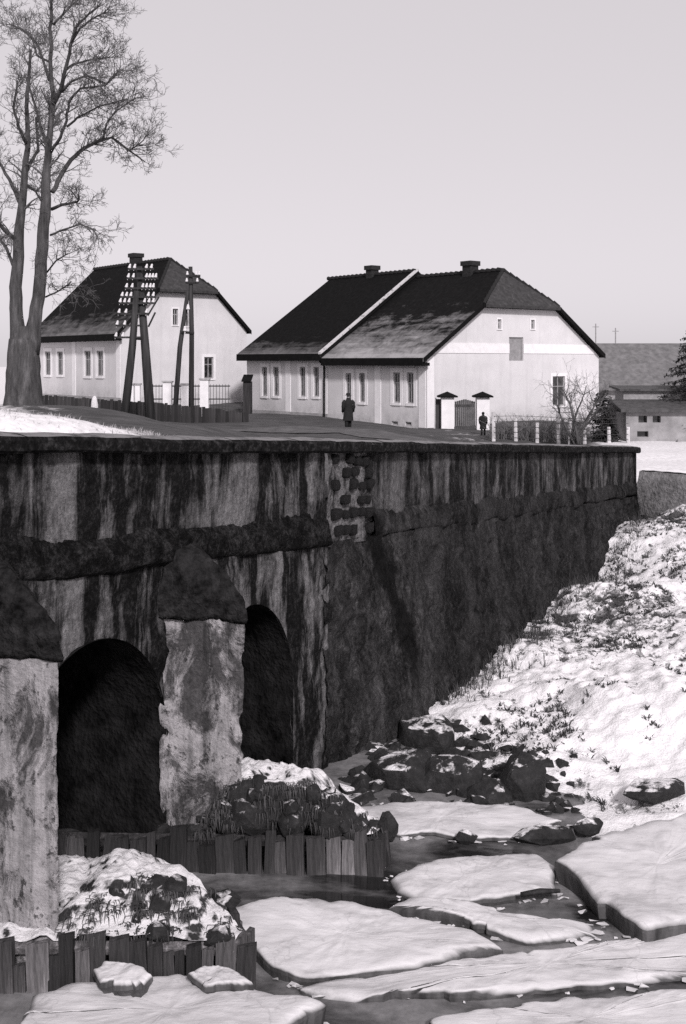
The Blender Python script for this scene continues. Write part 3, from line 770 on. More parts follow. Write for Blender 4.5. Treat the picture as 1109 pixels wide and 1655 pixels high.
# ------------------------------------------------------------------ ice floes
FLOES = []
def floe(label, poly, z, tilt=(0, 0), thick=0.22, seed=1, name='ice_floe', rough=0.021, group='ice floes on the river', soft=0.024):
    pts = [PZ(u, v, z) for (u, v) in poly]; c = sum(pts, Vector()) / len(pts)
    n = 220; seg = pts + [pts[0]]; dl = [0]
    for a, b2 in zip(seg, seg[1:]): dl.append(dl[-1] + (b2 - a).length)
    q = np.linspace(0, dl[-1], n, endpoint=False)
    ox = np.interp(q, dl, [p.x for p in seg]); oy = np.interp(q, dl, [p.y for p in seg])
    for _ in range(1): ox = (np.roll(ox, 1) + 2 * ox + np.roll(ox, -1)) / 4; oy = (np.roll(oy, 1) + 2 * oy + np.roll(oy, -1)) / 4
    pn = np.column_stack([ox, oy, ox * 0]); rj = random.Random(seed); nj = max(16, int(dl[-1] / 0.22)); kx = np.sort(np.array([rj.random() for _ in range(nj)])) * n
    jx = np.array([rj.gauss(0, 1) for _ in range(nj)]) * rough * 1.1; jy = np.array([rj.gauss(0, 1) for _ in range(nj)]) * rough * 1.1
    ox = ox + np.interp(np.arange(n), kx, jx, period=n) + fbm(pn, 9, 3, seed, 0.65) * rough * 0.5; oy = oy + np.interp(np.arange(n), kx, jy, period=n)
    R = np.hypot(ox - c.x, oy - c.y); V = []
    pn = np.column_stack([ox, oy, ox * 0]); hf = fbm(pn, 14, 3, seed + 3, 0.7) * 0.012; ox = ox + hf; oy = oy - hf
    soft = soft * (1 + 8 * np.clip(fbm(pn, 1.4, 3, seed + 31) + 0.15, 0, 1)); soft = np.minimum(soft, 0.13 * R); drop = np.clip((soft - 0.03) * 0.5, 0, 0.06)
    lv = [(0.05, -thick), (0.03, -thick * 0.6), (0.0, -0.045), (0.004, -0.02), (0.6 * soft, -0.008), (1.6 * soft, 0.004)] + [None] * 14
    for k, e in enumerate(lv):
        if e is not None: ins, dz = e; f = 1 - ins / np.maximum(R, 0.15); dz = dz - (drop if k in (2, 3) else (drop * 0.35 if k == 4 else 0))
        else: f = (1 - 1.6 * soft / np.maximum(R, 0.15)) * (1 - (k - 5) / 14.0); dz = 0.004
        X = c.x + (ox - c.x) * f; Y = c.y + (oy - c.y) * f
        Z = np.full(n, z + dz) + (X - c.x) * tilt[0] + (Y - c.y) * tilt[1]
        pz = np.column_stack([X, Y, X * 0]); und = fbm(pz, 1.3, 5, seed + 20) * 0.055 + fbm(pz, 7, 4, seed + 25, 0.6) * 0.016
        if k >= 2: Z = Z + und * (1.0 if k > 3 else 0.8)
        else: Z = np.minimum(Z, z - 0.05); 
        V += list(zip(X - c.x, Y - c.y, Z))
    o_ = obj(name, V, grid_faces(n, len(lv), True), M['floe'], None, True)
    o_.data.polygons.foreach_set('use_smooth', [i >= 3 * n for i in range(len(o_.data.polygons))])
    o_.location = (c.x, c.y, 0); FLOES.append((ox, oy))
    return tag(o_, label, 'ice floe', group)
floe('big tilted snowy ice slab in front of the near plank crib', [(55, 1588), (110, 1566), (200, 1570), (300, 1564), (400, 1590), (520, 1622), (505, 1640), (440, 1675), (330, 1730), (130, 1730), (35, 1650)], 0.20, (0.02, -0.03), 0.35, 1)
floe('small broken ice block lying on the slab by the near crib, farther from the river', [(148, 1560), (165, 1550), (215, 1560), (248, 1582), (235, 1594), (160, 1586)], 0.285, (0.12, 0.08), 0.12, 2, 'ice_block', 0.010, 'broken ice blocks', 0.03)
floe('flat broken ice block on the slab under the corner of the near crib', [(306, 1576), (330, 1562), (380, 1570), (412, 1588), (335, 1596)], 0.265, (-0.06, 0.06), 0.10, 3, 'ice_block', 0.010, 'broken ice blocks', 0.03)
floe('wide pale ice slab beside the corner of the near crib, dark water along its edge', [(362, 1478), (420, 1464), (490, 1457), (570, 1463), (680, 1478), (760, 1500), (815, 1530), (700, 1548), (600, 1562), (500, 1570), (440, 1556), (395, 1515)], 0.13, (0.0, 0.06), 0.3, 4)
floe('long flat ice sheet crossing the foreground to the edge of the picture', [(480, 1592), (600, 1568), (700, 1556), (830, 1540), (990, 1520), (1060, 1506), (1109, 1494), (1260, 1480), (1260, 1570), (1109, 1575), (950, 1590), (800, 1600), (650, 1606), (540, 1608)], 0.06, (0, 0), 0.2, 5)
floe('narrow ice slab wedged behind the wide pale slab', [(622, 1460), (650, 1450), (760, 1460), (950, 1482), (966, 1500), (900, 1510), (850, 1512), (760, 1490), (690, 1474)], 0.085, (0, 0.06), 0.2, 6)
floe('grey ice floe in midstream between the far crib and the bank', [(630, 1415), (680, 1395), (770, 1380), (860, 1384), (893, 1394), (905, 1438), (840, 1447), (760, 1454), (680, 1450), (640, 1435)], 0.07, (0, 0), 0.2, 7)
floe('thick snow covered ice shelf against the bank with a dark broken edge', [(897, 1388), (960, 1352), (1040, 1330), (1109, 1318), (1260, 1305), (1260, 1480), (1109, 1478), (1040, 1490), (1000, 1468), (940, 1420)], 0.22, (0.02, 0.02), 0.4, 8, rough=0.022)
floe('snowy ice floe cut off by the bottom edge of the picture', [(690, 1640), (760, 1625), (900, 1612), (1040, 1602), (1109, 1592), (1260, 1590), (1260, 1760), (800, 1760), (710, 1670)], 0.13, (0, 0), 0.2, 9)
floe('thin ice shelf at the foot of the dark wall behind the far crib', [(560, 1302), (640, 1288), (760, 1298), (850, 1308), (905, 1325), (840, 1348), (770, 1352), (700, 1340), (640, 1345), (600, 1322), (570, 1315)], 0.07, (0, 0), 0.12, 10)
rb_ = random.Random(5); bi = MB()
for ox, oy in FLOES:
    for _ in range(int(len(ox) * 0.16)):
        k = rb_.randrange(len(ox)); sz_ = rb_.uniform(0.012, 0.05); d_ = rb_.uniform(-0.02, 0.10); cx_, cy_ = np.mean(ox), np.mean(oy)
        dx, dy = ox[k] - cx_, oy[k] - cy_; q = math.hypot(dx, dy) + 1e-6; px, py = ox[k] + dx / q * d_, oy[k] + dy / q * d_
        bm = bmesh.new()
        for v_ in hull_points(rb_, 9): bm.verts.new((px + v_.x * sz_ * 1.5, py + v_.y * sz_, 0.008 + v_.z * sz_ * 0.5))
        bmesh.ops.convex_hull(bm, input=bm.verts); bm.verts.index_update()
        bi.add([v_.co[:] for v_ in bm.verts], [[v_.index for v_ in f.verts] for f in bm.faces]); bm.free()
tag(bi.build('brash_ice', M['floe']), 'crumbs of broken ice floating along the floe edges', None, None, 'stuff')
mb = MB(); a = PZ(842, 1446, 0.14); b2 = PZ(905, 1440, 0.15); mb.tube([a, a.lerp(b2, 0.5) + Vector((0, 0, 0.012)), b2], [0.022, 0.028, 0.018], 7)
tag(mb.build('driftwood_stick', M['plank'], None, True), 'dark stick of driftwood lying on the grey midstream floe', 'stick')

# ------------------------------------------------------------------ rocks along the foot of the bank
def place_rock(label, u, v, z, sx, sy, sz, seed, rz=0.0):
    p = PZ(u, v, z); me = hull_rock('boulder', seed, M['rock'], 34, (sx, sy, sz))
    o_ = share('boulder', me); o_.location = p; o_.rotation_euler = (0, 0, rz); return tag(o_, label, 'boulder', 'dark boulders along the bank')
place_rock('broad dark boulder at the foot of the retaining wall, nearest the far crib', 655, 1262, 0.0, 0.48, 0.42, 0.34, 401)
place_rock('tall dark boulder with snow streaks between wall and snowy bank', 730, 1262, 0.02, 0.44, 0.40, 0.36, 402, 1)
place_rock('dark boulder highest against the wall at the edge of the snow', 690, 1190, 0.08, 0.46, 0.34, 0.30, 403, 2)
place_rock('rounded dark boulder standing clear in the snow above the ice shelf', 850, 1265, 0.10, 0.36, 0.30, 0.34, 404, 0.6)
place_rock('low dark boulder beside the rounded boulder on the ice edge', 795, 1282, 0.04, 0.30, 0.22, 0.18, 405, 3)
place_rock('flat dark rock in the snow beside the thick ice shelf', 880, 1352, 0.05, 0.36, 0.14, 0.12, 406, 0.2)
place_rock('small flat dark rock at the very tip of the thick ice shelf', 950, 1338, 0.10, 0.20, 0.10, 0.10, 407, 0.4)
place_rock('small dark stone stuck in the thin ice in midstream', 752, 1352, 0.06, 0.13, 0.10, 0.07, 408, 0.3)
place_rock('dark rock just showing on the bank at the edge of the picture', 1060, 1275, 0.22, 0.40, 0.22, 0.12, 409, 0.5)
place_rock('dark rocky lump leaning on the nose of the far crib', 626, 1338, 0.28, 0.10, 0.12, 0.16, 410, 0.5)

# smaller stones strewn along the foot of the bank
rs_ = random.Random(44); cm = MB()
for _ in range(190):
    k = rs_.random(); u = 575 + 340 * k + rs_.gauss(0, 14); v = rs_.uniform(1170, 1290) if u < 790 else rs_.uniform(1215, 1300)
    if u < 600: v = rs_.uniform(1235, 1285)
    p = PZ(u, v, 0.1); s_ = rs_.uniform(0.03, 0.13) * (1.2 if u < 780 else 0.8); z = bank_z(p.x, p.y)
    bm = bmesh.new()
    for v_ in hull_points(rs_, 12): bm.verts.new((p.x + v_.x * s_ * 1.3, p.y + v_.y * s_, max(z, 0) + v_.z * s_ * 0.9))
    res = bmesh.ops.convex_hull(bm, input=bm.verts); bm.verts.index_update()
    cm.add([v_.co[:] for v_ in bm.verts], [[v_.index for v_ in f.verts] for f in bm.faces]); bm.free()
tag(cm.build('rubble', M['rock'], None, False), 'loose dark rubble strewn along the foot of the wall and bank', None, None, 'stuff')
# clods, dead leaves and grass on the bank
mb = MB(); r = random.Random(12)
def tuft(mb, p, h, n, r, w=0.008, lean=0.6):
    for _ in range(n):
        a = r.uniform(0, 6.28); l = h * r.uniform(0.5, 1.2); q = Vector((math.cos(a), math.sin(a), 0)); t = q * l * lean * r.random()
        s = Vector((-q.y, q.x, 0)) * w; b0 = Vector(p) + q * 0.03 * r.random()
        k = len(mb.v); mb.v += [tuple(b0 - s), tuple(b0 + s), tuple(b0 + t * 0.4 + s * 0.7 + Vector((0, 0, l * 0.6))), tuple(b0 + t * 0.4 - s * 0.7 + Vector((0, 0, l * 0.6))), tuple(b0 + t + Vector((0, 0, l * 0.8)))]
        mb.f += [(k, k+1, k+2, k+3), (k+3, k+2, k+4)]
Xr = np.array([r.uniform(0.9, 9) for _ in range(26000)]); Yr = np.array([r.uniform(11.6, 30) for _ in range(26000)])
zr = bank_z0(Xr, Yr); den = fbm(np.column_stack([Xr, Yr * 0.7, Xr * 0]), 1.5, 5, 77, 0.65)
near = np.exp(-(((Xr - 1.9) / 0.9) ** 2 + ((Yr - 14.0) / 1.3) ** 2)) + 0.6 * np.exp(-(((Xr - 3.7) / 0.6) ** 2 + ((Yr - 12.9) / 0.4) ** 2)) + 0.5 * np.exp(-(((Xr - 5) / 0.9) ** 2 + ((Yr - 19.5) / 1.5) ** 2))
inside = (Xr + 0.183) * WD.y - (Yr - 13.77) * WD.x > 0.12 
sel = np.where((zr > 0.03) & inside & (den + near * 0.30 > 0.20))[0]
kd = [bank_z(Xr[i], Yr[i]) for i in sel[:2600]]
for i, z in zip(sel[:2600], kd):
    tuft(mb, (Xr[i], Yr[i], z - 0.01), r.uniform(0.03, 0.10), r.randint(3, 7), r, 0.010, 1.6)
tag(mb.build('dead_grass', M['deadgrass']), 'dead leaves and grass blades poking through the bank snow', None, None, 'stuff')
# tall withered grass against the foot of the wing wall
mb = MB()
for _ in range(620):
    t = r.uniform(2.5, 15.5); y = -0.36 - abs(r.gauss(0, 0.30)); q = W0 + WD * t + Vector((-WD.y, WD.x, 0)) * y
    tuft(mb, (q.x, q.y, bank_z(q.x, q.y) - 0.02), r.uniform(0.08, 0.30), 5, r, 0.005, 1.1)
tag(mb.build('withered_grass', M['deadgrass']), 'withered grass along the foot of the retaining wall', None, None, 'stuff')
# dry grass along the verge above the coping
mb = MB()
for _ in range(2600):
    k = r.random(); X = -6.4 + 5.2 * k + r.gauss(0, 0.5); Y = 15.4 + 3.4 * k + r.uniform(-1.2, 1.8)
    tuft(mb, (X, Y, float(ground_z(X, Y)) - 0.04), r.uniform(0.05, 0.16), 4, r, 0.006, 0.9)
tag(mb.build('verge_grass', M['drygrass']), 'frosted dry grass on the verge beyond the parapet', None, None, 'stuff')

# ------------------------------------------------------------------ houses
def panel(mb, outer, holes, fn, depth):
    """flat wall with real openings; fn maps (a, z, d) to local space, d = depth into the wall"""
    polys = [[Vector((a, z, 0)) for a, z in outer]] + [[Vector((a, z, 0)) for a, z in h] for h in holes]
    flat = [p for q in polys for p in q]; tris = tessellate_polygon(polys)
    mb.add([fn(p.x, p.y, 0) for p in flat], [tuple(t) for t in tris])
    for h in holes:
        n = len(h); v = [fn(a, z, 0) for a, z in h] + [fn(a, z, depth) for a, z in h]
        mb.add(v, [(i, (i+1) % n, n + (i+1) % n, n + i) for i in range(n)])

def rect(a0, z0, a1, z1): return [(a0, z0), (a1, z0), (a1, z1), (a0, z1)]

def fbox(mb, fn, a0, z0, a1, z1, d0, d1):
    v = [fn(a, z, d) for d in (d0, d1) for (a, z) in rect(a0, z0, a1, z1)]
    mb.add(v, [(0, 1, 2, 3), (7, 6, 5, 4), (0, 4, 5, 1), (1, 5, 6, 2), (2, 6, 7, 3), (3, 7, 4, 0)])

def window(root, fn, a0, z0, a1, z1, sur=0.20, bars=(1, 1), mat='sash', kind='window', pane='glass'):
    mb = MB(); t = 0.06
    fbox(mb, fn, a0, z0, a0 + t, z1, 0.06, 0.12); fbox(mb, fn, a1 - t, z0, a1, z1, 0.06, 0.12)
    fbox(mb, fn, a0 + t, z0, a1 - t, z0 + t, 0.06, 0.12); fbox(mb, fn, a0 + t, z1 - t, a1 - t, z1, 0.06, 0.12)
    for k in range(bars[0]):
        a = a0 + (a1 - a0) * (k + 1) / (bars[0] + 1); fbox(mb, fn, a - 0.02, z0 + t, a + 0.02, z1 - t, 0.063, 0.115)
    for k in range(bars[1]):
        z = z0 + (z1 - z0) * (0.66 if bars[1] == 1 else (k + 1) / (bars[1] + 1)); fbox(mb, fn, a0 + t, z - 0.018, a1 - t, z + 0.018, 0.066, 0.112)
    w = mb.build(kind, M[mat], root)
    mb = MB(); fbox(mb, fn, a0 + 0.01, z0 + 0.01, a1 - 0.01, z1 - 0.01, 0.085, 0.10); mb.build('pane', M[pane], w)
    if sur:
        mb = MB(); s = sur
        fbox(mb, fn, a0 - s, z0 - s * 0.6, a0, z1 + s, -0.025, 0.0); fbox(mb, fn, a1, z0 - s * 0.6, a1 + s, z1 + s, -0.025, 0.0)
        fbox(mb, fn, a0, z1, a1, z1 + s, -0.025, 0.0); fbox(mb, fn, a0 - s * 0.2, z0 - s * 0.6, a1 + s * 0.2, z0, -0.05, 0.0)
        mb.build('surround', M['trim'], w)
    return w

def house(label, loc, rz, W, L, ze, zr, zh, b, wins_f, wins_g, roofmat, chim, strips=(), vg=0.28, ov=0.46, hip=True, wallmat='facade', gabmat='gable', band=None, door=None, shutter=None, base=0.0, group=None, overL=0.25, cellars=(), ovr=0.14):
    """local x runs along the gable, y along the long front; origin at the visible corner"""
    R = thing('house', label, 'house', loc, rz, group)
    sl = (zr - ze) / (W / 2.0)
    ff = lambda a, z, d: (d, a, z)            # long front, at x = 0
    fg = lambda a, z, d: (a, d, z)            # gable, at y = 0
    mb = MB(); panel(mb, [(0, -0.6), (L, -0.6), (L, ze), (0, ze)], [rect(*w) for w in wins_f] + [rect(*w) for w in cellars], ff, 0.14)
    mb.build('front_wall', M[wallmat], R)
    xh = (zh - ze) / sl if hip else W / 2
    top = [(W, ze), (W - xh, ze + xh * sl), (xh, ze + xh * sl)] if hip else [(W, ze), (W / 2, zr)]
    holes = [rect(*w) for w in wins_g]
    if shutter: holes.append(rect(*shutter))
    mb = MB(); panel(mb, [(0.0, -0.6), (W, -0.6)] + top + [(0.0, ze)], holes, fg, 0.14)
    mb.build('gable_wall', M[gabmat], R)
    mb = MB(); mb.add([(W, 0, -0.6), (W, L, -0.6), (W, L, ze), (W, 0, ze)], [(0, 1, 2, 3)])
    mb.add([(W, L, -0.6), (0, L, -0.6), (0, L, ze), (W / 2, L, zr - 0.05), (W, L, ze)], [(0, 1, 2, 3, 4)])
    mb.build('rear_wall', M[wallmat], R)
    mb = MB(); fbox(mb, ff, -0.03, -0.6, L, base + 0.28, -0.035, 0.0); 
    if not cellars: mb.build('plinth', M['plinth'], R)
    for w in wins_f: window(R, ff, *w)
    for w in cellars: window(R, ff, *w, sur=0, bars=(0, 0), kind='cellar_window')
    for w in wins_g: window(R, fg, *w, sur=0.14 if (w[2] - w[0]) > 0.5 else 0.07)
    if shutter:
        sh = window(R, fg, *shutter, sur=0.0, bars=(0, 0), mat='shutter', kind='shutter', pane='shutter')
    for s in strips:
        mb = MB(); fbox(mb, ff, s - 0.22, base + 0.0, s + 0.22, ze - 0.30, -0.03, 0.0); mb.build('pilaster_strip', M['trim'], R)
    mb = MB(); fbox(mb, ff, -0.0, ze - 0.30, L, ze - 0.02, -0.045, 0.0); mb.build('cornice', M['trim'], R)
    if band:
        z0, z1 = band; e0 = 0.05
        mb = MB(); q0, q1 = (z0 - ze) / sl + 0.03, (z1 - ze) / sl + 0.03
        for pl in ([(q0, z0), (shutter[0], z0), (shutter[0], z1), (q1, z1)], [(shutter[2], z0), (W - q0, z0), (W - q1, z1), (shutter[2], z1)]):
            mb.prism([fg(a, z, -0.03) for a, z in pl], (0, 0.03, 0))
        fbox(mb, fg, 0.0, 0.0, 0.42, ze - 0.02, -0.028, 0.0); mb.build('band_course', M['trim'], R)
    # roof slabs
    th = Vector((0, 0, -0.16)); zs = lambda x: ze + x * sl if x <= W / 2 else ze + (W - x) * sl
    up = 0.17
    e = -ov; y0 = -vg; yL = L + overL
    if hip:
        A = [(e, y0, zs(e) + up), (xh, y0, zs(xh) + up), (W / 2, b, zr + up), (W / 2, yL, zr + up), (e, yL, zs(e) + up)]
        er = -ovr; Bk = [(W - er, y0, zs(er) + up), (W - er, yL, zs(er) + up), (W / 2, yL, zr + up), (W / 2, b, zr + up), (W - xh, y0, zs(xh) + up)]
        MB().prism([(xh + 0.01, y0 - 0.10, zs(xh) + up - 0.03), (W - xh - 0.01, y0 - 0.10, zs(xh) + up - 0.03), (W / 2, b, zr + up + 0.004)], th * 0.9).build('hip_roof', M['roofH'], R)
    else:
        A = [(e, y0, zs(e) + up), (W / 2, y0, zr + up), (W / 2, yL, zr + up), (e, yL, zs(e) + up)]
        er = -ovr; Bk = [(W - er, y0, zs(er) + up), (W - er, yL, zs(er) + up), (W / 2, yL, zr + up), (W / 2, y0, zr + up)]
    rf = MB().prism(A, th).build('roof', M[roofmat], R); MB().prism(Bk, th).build('rear_roof', M['roofB'], R)
    # eave board, soffit, barge boards, toned near-black for the shadow under the roof
    mb = MB(); mb.box((e - 0.03, y0 + 0.03, zs(e) - 0.16), (e + 0.05, yL - 0.03, zs(e) + 0.19)); mb.box((e + 0.055, y0 + 0.03, zs(e) - 0.16), (-0.05, yL - 0.03, zs(e) - 0.02)); mb.build('eave', M['eave'], R)
    mb = MB()
    xt = xh if hip else W / 2
    for (xa, xb, q_) in ((e, xt, e), (W - er, W - xt, er)):
        n_ = 10
        for k in range(1):
            mb.prism([(xa, y0 - 0.04, zs(q_) + up + 0.02), (xb, y0 - 0.04, zs(xt) + up + 0.02), (xb, y0 - 0.04, zs(xt) + up - 0.2), (xa, y0 - 0.04, zs(q_) + up - 0.2)], (0, 0.035, 0))
    if hip: mb.prism([(xh - 0.1, y0 - 0.06, zs(xh) + up - 0.03), (W - xh + 0.1, y0 - 0.06, zs(xh) + up - 0.03), (W - xh + 0.1, y0 - 0.06, zs(xh) + up - 0.2), (xh - 0.1, y0 - 0.06, zs(xh) + up - 0.2)], (0, 0.05, 0))
    mb.build('barge_board', M['eave'], R)
    # ridge tiles
    mb = MB(); y = (b if hip else y0)
    while y < yL - 0.1:
        mb.tube([(W / 2, y, zr + up + 0.0), (W / 2, y + 0.36, zr + up + 0.05)], [0.10, 0.12], 7); y += 0.36
    if hip:
        for xq in (xh, W - xh):
            a = Vector((xq, y0, zs(xh) + up)); c = Vector((W / 2, b, zr + up)); n_ = int((c - a).length / 0.36)
            for k in range(n_): mb.tube([a.lerp(c, k / n_), a.lerp(c, (k + 1.0) / n_) + Vector((0, 0, 0.04))], [0.07, 0.09], 6)
    tag(mb.build('ridge_tiles', M['ridge'], R), kind='stuff')
    for (yc, w, h) in chim:
        c = MB(); x = W / 2; c.box((x - w / 2, yc - w / 2, zr - 0.6), (x + w / 2, yc + w / 2, zr + h)); co = c.build('chimney', M['brick'], R)
        MB().box((x - w / 2 - 0.07, yc - w / 2 - 0.07, zr + h - 0.22), (x + w / 2 + 0.07, yc + w / 2 + 0.07, zr + h + 0.01)).build('chimney_cap', M['brick'], co)
    return R

A_H = math.atan2(0.625, 0.781)
C2 = Vector((3.68, 50.0, 1.97))
uf = Vector((-0.625, 0.781, 0)); ug = Vector((0.781, 0.625, 0))
def on_facade(C, u):      # distance along the long front where photo column u falls
    k = (u - CX) / F; return (k * C.y - C.x) / (uf.x - k * uf.y)
def on_gable(C, u):
    k = (u - CX) / F; return (k * C.y - C.x) / (ug.x - k * ug.y)
def zf(C, u, v, fn, ax):
    s = fn(C, u); Y = C.y + ax.y * s; return EYE - (v - HOR) / F * Y - C.z
def wf(C, u0, v0, u1, v1):     # window rectangle on the long front
    um = (u0 + u1) / 2; a, b2 = sorted((on_facade(C, u0), on_facade(C, u1)))
    return (a, zf(C, um, v1, on_facade, uf), b2, zf(C, um, v0, on_facade, uf))
def wg(C, u0, v0, u1, v1):
    um = (u0 + u1) / 2; a, b2 = sorted((on_gable(C, u0), on_gable(C, u1)))
    return (a, zf(C, um, v1, on_gable, ug), b2, zf(C, um, v0, on_gable, ug))

LR = 7.07
wfr = [wf(C2, 658, 602, 669, 652), wf(C2, 636, 602, 647, 651), wf(C2, 581, 603, 590, 650), wf(C2, 559, 603, 568, 650)]
hs = house('white half-hipped house with a broad gable facing the fence, snow on its front roof', C2, A_H, 11.8, LR, 3.20, 7.12, 5.40, 1.0,
      wfr, [wg(C2, 804, 516, 810, 532), wg(C2, 858, 517, 864, 532), wg(C2, 893, 608, 913, 656)], 'roofA', [(3.2, 0.56, 0.74)],
      strips=(on_facade(C2, 611), 0.28), band=(3.30, 3.75), shutter=wg(C2, 823, 545, 846, 583), overL=-0.02,
      cellars=[wf(C2, 633, 681, 643, 687), wf(C2, 655, 682, 665, 688)])
C2L = C2 + uf * (LR + 0.01); C2L.z = 2.06
wfl = [wf(C2L, 507, 593, 516, 641), wf(C2L, 485, 593, 494, 641), wf(C2L, 442, 593, 451, 640), wf(C2L, 424, 593, 432, 640)]
hl = house('white adjoining house with a black roof and a snowy verge against its neighbour', C2L, A_H, 11.8, LR, 3.34, 7.36, 5.32, 1.0,
      wfl, [], 'roofB', [(10.7 - LR, 0.50, 0.68)], strips=(on_facade(C2L, 466), 0.25), hip=False, gabmat='eave', vg=0.02, overL=0.3)  # gable sliver takes the near-black eave colour as the verge's shadow line
# snow lying on the stepped verge between the two roofs, and a rain pipe
sl = (7.36 - 3.34) / 5.9; mb = MB()
mb.prism([(-0.5, -0.10, 3.34 - 0.5 * sl + 0.19), (5.9, -0.10, 7.36 + 0.19), (5.9, -0.10, 7.36 + 0.29), (-0.5, -0.10, 3.34 - 0.5 * sl + 0.29)], (0, 0.22, 0))
mb.build('snowy_verge', mat_snow('old_verge_snow', 0.52, 0.10, 4, 0.2), hl)
mb = MB(); mb.tube([(-0.42, 0.14, 2.9), (-0.12, 0.14, 2.6), (-0.12, 0.14, 0.0)], [0.05, 0.05, 0.05], 7); mb.build('rain_pipe', M['eave'], hl)
C1 = Vector((-11.72, 60.0, 2.70))
w1 = [wf(C1, 73, 568, 82, 606), wf(C1, 93, 568, 102, 606), wf(C1, 137, 567, 147, 608), wf(C1, 157, 567, 167, 608)]
h1o = house('white half-hipped house behind the bare tree and the telegraph pole', C1, A_H, 7.95, 10.9, 3.90, 7.75, 5.95, 1.7,
      w1, [wg(C1, 279, 499, 288, 526), wg(C1, 297, 499, 306, 528), wg(C1, 330, 577, 345, 612)], 'roofC', [(5.7, 0.56, 0.78)], strips=(0.25, on_facade(C1, 120)), band=None, hip=True)

# barn in the distance on the right
bn = thing('barn', 'long grey roofed barn beyond the gable house', 'barn', (12, 78, 1.9))
MB().box((0, 0, -0.5), (26, 8, 1.35)).build('wall', M['barnwall'], bn)
mb = MB(); mb.prism([(-0.5, -0.5, 1.15), (26.5, -0.5, 1.15), (26.5, 4, 4.3), (-0.5, 4, 4.3)], (0, 0, -0.15)); mb.build('roof', M['roofD'], bn)
mb = MB(); mb.prism([(-0.5, 8.5, 1.15), (-0.5, 4, 4.3), (26.5, 4, 4.3), (26.5, 8.5, 1.15)], (0, 0, -0.15)); mb.build('rear_roof', M['roofD'], bn)
mb = MB(); mb.add([(0, 0.02, 1.35), (0, 8, 1.35), (0, 4, 4.1)], [(0, 1, 2)]); mb.build('gable_wall', M['barnwall'], bn)
for x in (8.3, 11.5): 
    MB().box((x, -0.03, 0.1), (x + 2.2, 0.02, 1.1)).build('door', M['boards'], bn)
# small outbuilding with three openings
ob = thing('outbuilding', 'low pale outbuilding with three small dark openings below the barn roof', 'shed', (P(1012, 0, 42.8).x, 42.8, 1.75))
f_ = lambda a, z, d: (a, d, z)
def zl(v, Y=42.8): return P(0, v, Y).z - 1.75
def xl(u, Y=42.8): return P(u, 0, Y).x - P(1012, 0, 42.8).x
hl_ = [rect(xl(1032), zl(683), xl(1046), zl(672)), rect(xl(1055), zl(683), xl(1068), zl(672)), rect(xl(1030), zl(706), xl(1048), zl(697))]
mb = MB(); panel(mb, [(0, -0.5), (5, -0.5), (5, zl(666)), (0, zl(666))], hl_, f_, 0.3); mb.build('wall', M['barnwall'], ob)
MB().box((0.02, 0.02, -0.5), (0.06, 3.0, zl(668))).build('side_wall', M['barnwall'], ob)
for h in hl_:
    mb = MB(); fbox(mb, f_, h[0][0] - 0.01, h[0][1] - 0.01, h[2][0] + 0.01, h[2][1] + 0.01, 0.24, 0.29); mb.build('opening', M['glass'], ob)
MB().prism([(-0.25, -0.25, zl(666)), (5.3, -0.25, zl(666)), (5.3, 1.6, zl(652)), (-0.25, 1.6, zl(652))], (0, 0, 0.10)).build('roof', M['gate'], ob)
MB().box((0.3, 1.6, 0.5), (5.2, 3.0, zl(632, 44.4) )).build('upper_boarding', M['shutter'], ob)
MB().prism([(0.1, 1.4, zl(632, 44.4) + 0.002), (5.3, 1.4, zl(632, 44.4) + 0.002), (5.3, 3.2, zl(626, 46)), (0.1, 3.2, zl(626, 46))], (0, 0, 0.08)).build('upper_roof', M['gate'], ob)

yw = thing('yard_wall', 'pale yard wall between the evergreen bush and the outbuilding', 'wall', (P(975, 0, 44.5).x, 44.5, 1.6))
V = []; nn_ = 24
for (y_, z_) in ((0, 0), (0, 0.4), (0, 0.8), (0, 1.2), (0, 1.62), (0.05, 1.72), (0.3, 1.72), (0.35, 1.5)):
    for i in range(nn_): V.append((1.25 * i / (nn_ - 1), y_, z_ - 0.10 * (i > 12)))
V = np.array(V); V[:, 1] += fbm(V, 3, 3, 9) * 0.05; V[:, 2] += fbm(V, 2.5, 3, 10) * 0.05
obj('wall_face', V, grid_faces(nn_, 8), M['barnwall'], yw, True)
# ------------------------------------------------------------------ gate, fences
gz = 1.90
gt = thing('gate', 'double plank gate between two white capped pillars before the gable house', 'gate', (0, 0, 0))
Yg = 47.0
for u in (723, 780):
    p = P(u, 700, Yg); w = 0.26
    pl = MB().box((p.x - w, Yg - w, 1.4), (p.x + w, Yg + w, P(u, 642, Yg).z)).build('pillar', M['trim'], gt)
    zt = P(u, 642, Yg).z; mb = MB()
    ring = [(p.x - 0.4, Yg - 0.4), (p.x + 0.4, Yg - 0.4), (p.x + 0.4, Yg + 0.4), (p.x - 0.4, Yg + 0.4)]
    mb.add([(x, y, zt) for x, y in ring] + [(x, y, zt + 0.06) for x, y in ring] + [(p.x, Yg, zt + 0.24)], [(3, 2, 1, 0), (0, 1, 5, 4), (1, 2, 6, 5), (2, 3, 7, 6), (3, 0, 4, 7), (4, 5, 8), (5, 6, 8), (6, 7, 8), (7, 4, 8)])
    mb.build('pillar_cap', M['eave'], pl)
x0, x1 = P(735, 0, Yg).x, P(768, 0, Yg).x
for i in range(10):
    xa = x0 + (x1 - x0) * i / 10; h = P(0, 645, Yg).z - 0.10 * abs(i - 4.5) / 4.5
    MB().box((xa + 0.006, Yg - 0.02, 1.55), (xa + (x1 - x0) / 10 - 0.006, Yg + 0.02, h)).build('board', M['gate'], gt)
